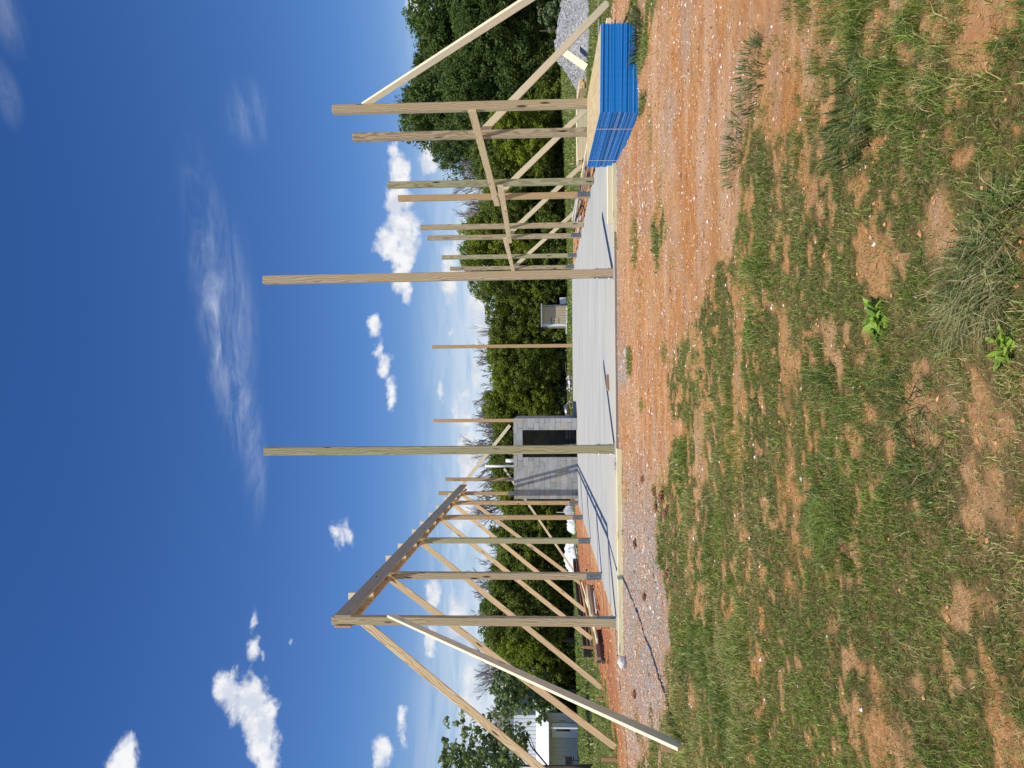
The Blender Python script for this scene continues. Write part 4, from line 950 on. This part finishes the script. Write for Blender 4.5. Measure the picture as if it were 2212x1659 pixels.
for k, (py, px, Y, w_, kd, lb) in enumerate(TL):
    top_tree(K_MID if kd == 'M' else K_YEL, k, py, px+[-9, 7, 0, 10, -5, 4, -11][k % 7], Y, w_*[1.12, .95, 1.2][k % 3], lb)
def bare(py, px, Y, w_, lb, v):
    p = at(py, px-13, Y=Y); g0 = gz_(p[0], Y); H = p[2]-g0
    o = link('bare_tree', BARE_T[v % 3], None, None, (p[0], Y, g0), (0, 0, random.uniform(0, 6)))
    zt = BZT[v % 3]; o.scale = (1.25*w_/BWT[v % 3], 1.25*w_/BWT[v % 3], H/zt)
    tag(o, lb, 'tree', 'leafless trees showing above the tree line')
BZT = [max(v.co.z for v in m_.vertices) for m_ in BARE_T]; BWT = [max(v.co.x for v in m_.vertices)-min(v.co.x for v in m_.vertices) for m_ in BARE_T]
for k, (py, px, Y, w_, lb) in enumerate([(385, 992, 55, 5, 'leafless tree between the oaks and the close pair of posts'), (430, 1000, 54, 4, 'leafless tree just left of the orange right post'), (465, 992, 55, 5, 'leafless tree behind the rounded foot post'), (800, 1030, 52, 5, 'leafless crown left of the thin back pole'), (900, 1030, 52, 5, 'leafless crown behind the block room\'s back pole'), (940, 1008, 52, 5.5, 'leafless crown right of the greenish front pole'),
                                         (1015, 1040, 50, 4, 'leafless tree behind the white vent pipes'), (1110, 1020, 52, 4.5, 'leafless crown between fourth and third left posts'), (1200, 1040, 52, 3.5, 'leafless crown between the third and second left posts'), (1275, 1022, 52, 5, 'leafless crown right of the corner post'), (1300, 1045, 50, 4, 'second leafless crown close right of the corner post'),
                                         (1450, 1018, 52, 6, 'wide leafless crown left of the corner post over the braces'), (1525, 1062, 50, 5, 'leafless tree behind the young broad leaved tree'), (1575, 1050, 49, 5, 'leafless tree right above the farm building'), (720, 1020, 48, 1.2, 'spindly sapling top sticking up left of the shed')]):
    bare(py, px, Y, w_, lb, k)
# undergrowth along the foot of the trees, and the wood behind: uncountable
g = np.random.default_rng(55)
def band(name, x0, x1, yfun, depth, hfun, n, per, leaf, mat, seed, rad=.5):
    g = np.random.default_rng(seed)
    x = g.uniform(x0, x1, n); y = yfun(x)+g.uniform(0, depth, n); h = hfun(x)*g.random(n)
    c = np.stack([x, y, zbase(x, y)+.1+h], 1)
    me = leaf_cloud(name, c, np.full(n, rad)*(.6+.8*g.random(n)), per, leaf, seed+3); me.materials.append(mat)
    return tag(link(name, me), kind='stuff')
def yl(x): return np.interp(x, [-30, -20, 5, 14, 22, 34, 48], [48.5, 46.2, 46.3, 44.5, 47, 49, 52])
band('undergrowth', -29, 48, lambda x: yl(x)-.9, 2.5, lambda x: 1.9+0*x, 1700, 60, .22, G_MID, 71, .55)
band('background_wood', -34, 24, lambda x: yl(x)+4, 6.0, lambda x: 2.6+0*x, 1500, 60, .38, G_DARK, 81, 1.0)
band('oak_understory', 18, 50, lambda x: yl(x)+1, 7.0, lambda x: 6.5+0*x, 1100, 70, .36, G_DARK, 91, 1.1)

# near broad leaved trees at the left
def leafy_small(py, px, Y, w_, h_, leaf, nc, per, seed, label, zlow, mat=G_TULIP):
    p = at(py, px, Y=Y); g0 = gz_(p[0], Y); H = p[2]-g0
    c = crown_mesh('tulip_crown', w_, H-zlow, zlow, seed, nc, per, leaf, lumps=10, rs=.75); c.materials.append(mat)
    r = thing('broadleaf_tree', label, 'tree', (p[0], Y, g0)); link('crown', c, None, r)
    t_ = trunk_mesh('trunk', H*.9, .07, seed, 14, w_*.42); link('trunk', t_, None, r)
leafy_small(1650, 962, 13.5, 4.2, 4, .16, 250, 15, 41, 'broad leaved tree at the left edge in front of the white farm building', 2.3)
leafy_small(1490, 1062, 28.0, 3.3, 4, .19, 260, 14, 47, 'young broad leaved tree right of the farm building', 1.0)
leafy_small(30, 1163, 26.0, 2.0, 2, .12, 60, 34, 51, 'pale blossoming shrub tree on the grass behind the gravel pile', .3)

# ------------------------------------------------------------------ grass
def blades(name, x, y, hh, ww, dry, seed, mat, lean=.5, dirs=None):
    g = np.random.default_rng(seed); n = len(x)
    a = g.random(n)*2*np.pi if dirs is None else dirs
    l = hh*lean*(.3+1.2*g.random(n)); z = zg(x, y)
    side = np.stack([-np.sin(a), np.cos(a), 0*a], 1); d = np.stack([np.cos(a), np.sin(a), 0*a], 1)
    tw = g.random(n)*np.pi; s2 = np.stack([np.cos(tw), np.sin(tw), 0*tw], 1)
    P = np.stack([x, y, z-.004], 1); up = np.array([0, 0, 1.0])
    m_ = P+up*(hh*.6)[:, None]+d*(l*.35)[:, None]; t_ = P+up*(hh*np.clip(1-.28*l/hh, .3, 1))[:, None]+d*l[:, None]
    v = np.stack([P-s2*(ww/2)[:, None], P+s2*(ww/2)[:, None], m_+s2*(ww*.42)[:, None], m_-s2*(ww*.42)[:, None], t_], 1)
    b = np.arange(n)[:, None]*5
    fl = np.concatenate([b+np.array([0, 1, 2, 3]), b+np.array([3, 2, 4])], 1).ravel()
    tone = np.clip(g.random(n)**1.5*.85+.4*(fbm(x, y, 2, 2)-.35), 0, 1)
    c = np.repeat(np.stack([tone, dry, 0*dry], 1), 5, 0)
    me = np_mesh(name, v.reshape(-1, 3), fl, np.tile([4, 3], n), c); me.materials.append(mat)
    return me
def scatter(n, d0, d1, seed, margin=1.0):
    """points on the ground ahead of the viewpoint, between two distances"""
    g = np.random.default_rng(seed)
    d = np.sqrt(g.random(n)*(d1**2-d0**2)+d0**2)
    hw = .56*d+margin; x = (g.random(n)*2-1)*hw
    return x+CAM[0]+YAW*d, CAM[1]+d, g
def grass_zone(n, d0, d1, seed, h0, h1, w0, w1, ymax=99):
    x, y, g = scatter(n, d0, d1, seed)
    # clump: pull blades toward tuft centres
    ix = np.floor(x*13).astype(int); iy = np.floor(y*13).astype(int)
    cx = (ix+.5+1.5*(_P[ix % 512, iy % 512]-.5))/13; cy = (iy+.5+1.5*(_P[(ix*7+3) % 512, (iy*5+11) % 512]-.5))/13
    k = g.random(n)*.6*(_P[(ix+91) % 512, iy % 512] > .35); x2 = x*(1-k)+cx*k+g.normal(size=n)*.01; y2 = y*(1-k)+cy*k+g.normal(size=n)*.01
    c = cover(x2, y2); keep = (g.random(n) < c**1.15) & ~((np.abs(x2) < 4.63) & (y2 > -.08) & (y2 < 18.36)) & (y2 < ymax)
    x2, y2 = x2[keep], y2[keep]; m_ = len(x2)
    tall = fbm(x2+5, y2+60, 3, 1.6)
    hh = .92*(h0+(h1-h0)*g.random(m_)**1.7)*(.5+1.15*sstep(.45, .74, tall))*(.5+.6*c[keep])
    ww = w0+(w1-w0)*g.random(m_)
    dn = fbm(x2+80, y2+20, 3, 1.1)
    dry = (g.random(m_) < (.13+.36*sstep(.52, .68, dn))*np.where(y2 > 1, .35, 1.0))*(.4+.6*g.random(m_))
    return x2, y2, hh, ww, dry
Z = [grass_zone(230000, 1.9, 4.2, 1, .02, .095, .0018, .0038), grass_zone(300000, 4.2, 7.2, 2, .02, .095, .0024, .0048), grass_zone(220000, 7.2, 11.5, 3, .025, .09, .0045, .009),
     grass_zone(60000, 11.5, 22, 4, .04, .12, .010, .02), grass_zone(90000, 22, 62, 5, .05, .14, .03, .06)]
x, y, hh, ww, dry = [np.concatenate([z_[i] for z_ in Z]) for i in range(5)]
tag(link('grass', blades('grass', x, y, hh, ww, dry, 11, G_GRASS, .75)), kind='stuff')
# straw and dead stems lying flat
x, y, g = scatter(34000, 1.9, 9.0, 21); keep = g.random(len(x)) < .25+.75*cover(x, y); x, y = x[keep], y[keep]
n = len(x); h_ = np.full(n, .008)+.012*g.random(n)
me = blades('straw', x, y, h_, .0012+.0016*g.random(n), np.ones(n)*(.7+.3*g.random(n)), 12, G_GRASS, 4.5)
tag(link('straw', me), kind='stuff')

def tuft(py, px, n, h, wd, R, dryf, lean, seed, label, mat=G_COARSE, name='grass_tuft', cat='grass tuft', bias=None):
    c = at(py, px, z=-.28); g = np.random.default_rng(seed)
    a = g.random(n)*2*np.pi; r = R*np.sqrt(g.random(n))
    x = c[0]+np.cos(a)*r; y = c[1]+np.sin(a)*r
    a = a+g.normal(size=n)*.6
    if bias is not None: a = np.where(g.random(n) < .6, bias+g.normal(size=n)*.5, a)
    me = blades(name, x, y, h*(.5+.7*g.random(n)), wd*(.6+.8*g.random(n)), (g.random(n) < dryf)*(.4+.6*g.random(n)), seed, mat, lean, a)
    o = link(name, me); tag(o, label, cat, 'coarse grass tufts in the foreground' if name == 'grass_tuft' else None); return o
tuft(610, 2130, 430, .115, .0044, .17, .65, 1.3, 31, 'large coarse tuft of part dry blades, biggest in the foreground', bias=2.6)
tuft(490, 2160, 170, .10, .0042, .13, .3, 1.1, 32, 'coarse tuft at the lower right of the largest dry one')
tuft(880, 1960, 110, .10, .0045, .14, .15, 1.2, 33, 'green star shaped tuft left of the bright weed')
tuft(250, 1855, 320, .12, .0055, .22, .1, 1.1, 34, 'long bladed green tuft in the right foreground', bias=3.3)
tuft(165, 1640, 320, .10, .006, .26, .15, 1.0, 35, 'dark green tuft at the grass edge right of center')
tuft(80, 1402, 420, .2, .010, .35, .1, .9, 36, 'tall green tuft growing against the panel stack\'s right corner')
tuft(330, 1600, 260, .09, .006, .26, .3, 1.0, 37, 'brownish green tuft on the wheel track edge')
tuft(1090, 1800, 260, .09, .005, .25, .1, 1.1, 38, 'fine green tuft in the middle foreground')
tuft(665, 2080, 150, .11, .0042, .13, .6, 1.2, 39, 'straw coloured tuft beside the largest dry one', bias=2.9)
tuft(1000, 2000, 110, .09, .0042, .14, .1, 1.2, 40, 'small dark green tuft low in the foreground')
def weed(py, px, n, L, wd, seed, label):
    c = at(py, px, z=-.29); g = random.Random(seed); bm = bmesh.new(); zc = gz_(c[0], c[1])
    cl = bm.loops.layers.float_color.new('tint') if False else None
    cols = []; V = []; Fc = []
    for i in range(n):
        a = g.uniform(0, 6.283); ll = L*g.uniform(.5, 1.1); el = g.uniform(.1, 1.1); tn = g.random(); oo = Vector((g.uniform(-1, 1), g.uniform(-1, 1), 0))*L*.55
        d = Vector((math.cos(a)*math.cos(el), math.sin(a)*math.cos(el), math.sin(el))); s = Vector((-math.sin(a), math.cos(a), 0))
        b0 = len(V); K = 6
        for k in range(K+1):
            t_ = k/K; wv = wd*(math.sin(math.pi*min(1, .08+t_*.92))**.8)*(1-.25*t_)*g.uniform(.88, 1.1)
            p = oo+d*ll*t_+Vector((0, 0, -.35*ll*t_*t_+.1*wd*math.sin(9*t_+i))); q = p+Vector((0, 0, -.12*wd))
            V += [p-s*wv*.5, q, p+s*wv*.5]; cols += [tn*.8+.2*t_]*3
        for k in range(K):
            r0 = b0+3*k; Fc += [(r0, r0+1, r0+4, r0+3), (r0+1, r0+2, r0+5, r0+4)]
    fl = np.array(Fc).ravel(); cc = np.zeros((len(V), 3)); cc[:, 0] = cols
    me = np_mesh('weed', np.array([tuple(v) for v in V]), fl, np.full(len(Fc), 4), cc, True); me.materials.append(G_WEED)
    tag(link('broadleaf_weed', me, None, None, (c[0], c[1], zc+.01)), label, 'weed', 'broad leaved weeds in the foreground')
weed(690, 1912, 46, .10, .034, 3, 'bright yellow green weed with broad leaves in the foreground middle')
weed(755, 2168, 26, .075, .021, 4, 'small green rosette weed lowest in the foreground')
weed(700, 1640, 20, .07, .022, 5, 'small bright weed at the grass edge near the wheel tracks')

# ------------------------------------------------------------------ gravel and clods on the bare soil
def stones(name, n, d0, d1, s0, s1, seed, mat, dens, kind='stuff'):
    x, y, g = scatter(n, d0, d1, seed, 1.5)
    keep = (g.random(n) < dens(x, y)) & ~((np.abs(x) < 4.62) & (y > -.06) & (y < 18.4)); x, y = x[keep], y[keep]; m_ = len(x)
    s = s0+(s1-s0)*g.random(m_)**2.5
    base = np.array([[1, 0, 0], [-1, 0, 0], [0, 1, 0], [0, -1, 0], [0, 0, 1], [0, 0, -.6]], float)
    sc = .6+.8*g.random((m_, 6, 1)); ax = .6+.7*g.random((m_, 1, 3)); ax[:, :, 2] *= .7
    P = base[None]*sc*ax; a = g.random(m_)*6.28; ca_, sa_ = np.cos(a)[:, None], np.sin(a)[:, None]
    X_ = P[:, :, 0]*ca_-P[:, :, 1]*sa_; Y_ = P[:, :, 0]*sa_+P[:, :, 1]*ca_
    P = np.stack([X_, Y_, P[:, :, 2]], 2)*s[:, None, None]+np.stack([x, y, zg(x, y)+s*.25], 1)[:, None, :]
    f = np.array([[0, 2, 4], [2, 1, 4], [1, 3, 4], [3, 0, 4], [2, 0, 5], [1, 2, 5], [3, 1, 5], [0, 3, 5]])
    F_ = (np.arange(m_)[:, None, None]*6+f[None]).reshape(-1, 3)
    c = np.repeat(np.stack([g.random(m_), g.random(m_), g.random(m_)], 1), 6, 0)
    me = np_mesh(name, P.reshape(-1, 3), F_.ravel(), np.full(len(F_), 3), c); me.materials.append(mat)
    return tag(link(name, me), kind=kind)
def mat_stones():
    m, t, b = newmat('gravel_stones', .9, .2)
    v = t.node('ShaderNodeVertexColor', layer_name='tint'); s = t.node('ShaderNodeSeparateColor', {0: v.outputs[0]}).outputs
    c = t.mix(s[0], (.56, .30, .15), (.82, .60, .42)); c = t.mix(t.ramp(s[1], .6, .9), c, (.80, .74, .66)); c = t.mix(t.ramp(s[2], .7, .9), c, (.30, .17, .1))
    setc(t, b, c); return m
def mat_clods():
    m, t, b = newmat('soil_clods', .95, .1)
    v = t.node('ShaderNodeVertexColor', layer_name='tint'); s = t.node('ShaderNodeSeparateColor', {0: v.outputs[0]}).outputs
    setc(t, b, t.mix(s[0], (.34, .15, .055), (.70, .39, .17))); return m
MS, MC = mat_stones(), mat_clods()
bareness = lambda x, y: np.clip(1-cover(x, y), 0, 1)**1.2
gmask = lambda x, y: .35+.9*ells(GREY, x, y, .8)+.25*fbm(x, y, 2, 1.5)
stones('gravel', 95000, 3.0, 13.5, .0035, .016, 61, MS, lambda x, y: bareness(x, y)*.75*gmask(x, y)*sstep(-10.5, -6, y))
stones('soil_crumbs', 130000, 2.0, 13.5, .003, .013, 62, MC, lambda x, y: bareness(x, y)*.6)
stones('scattered_stones', 9000, 5.0, 16, .012, .036, 63, MS, lambda x, y: bareness(x, y)*.30*gmask(x, y)*sstep(-8, -3, y))
stones('clay_crumbs', 16000, 13.5, 28, .012, .05, 64, MC, lambda x, y: bareness(x, y)*.5*((np.abs(x) < 9.5)))
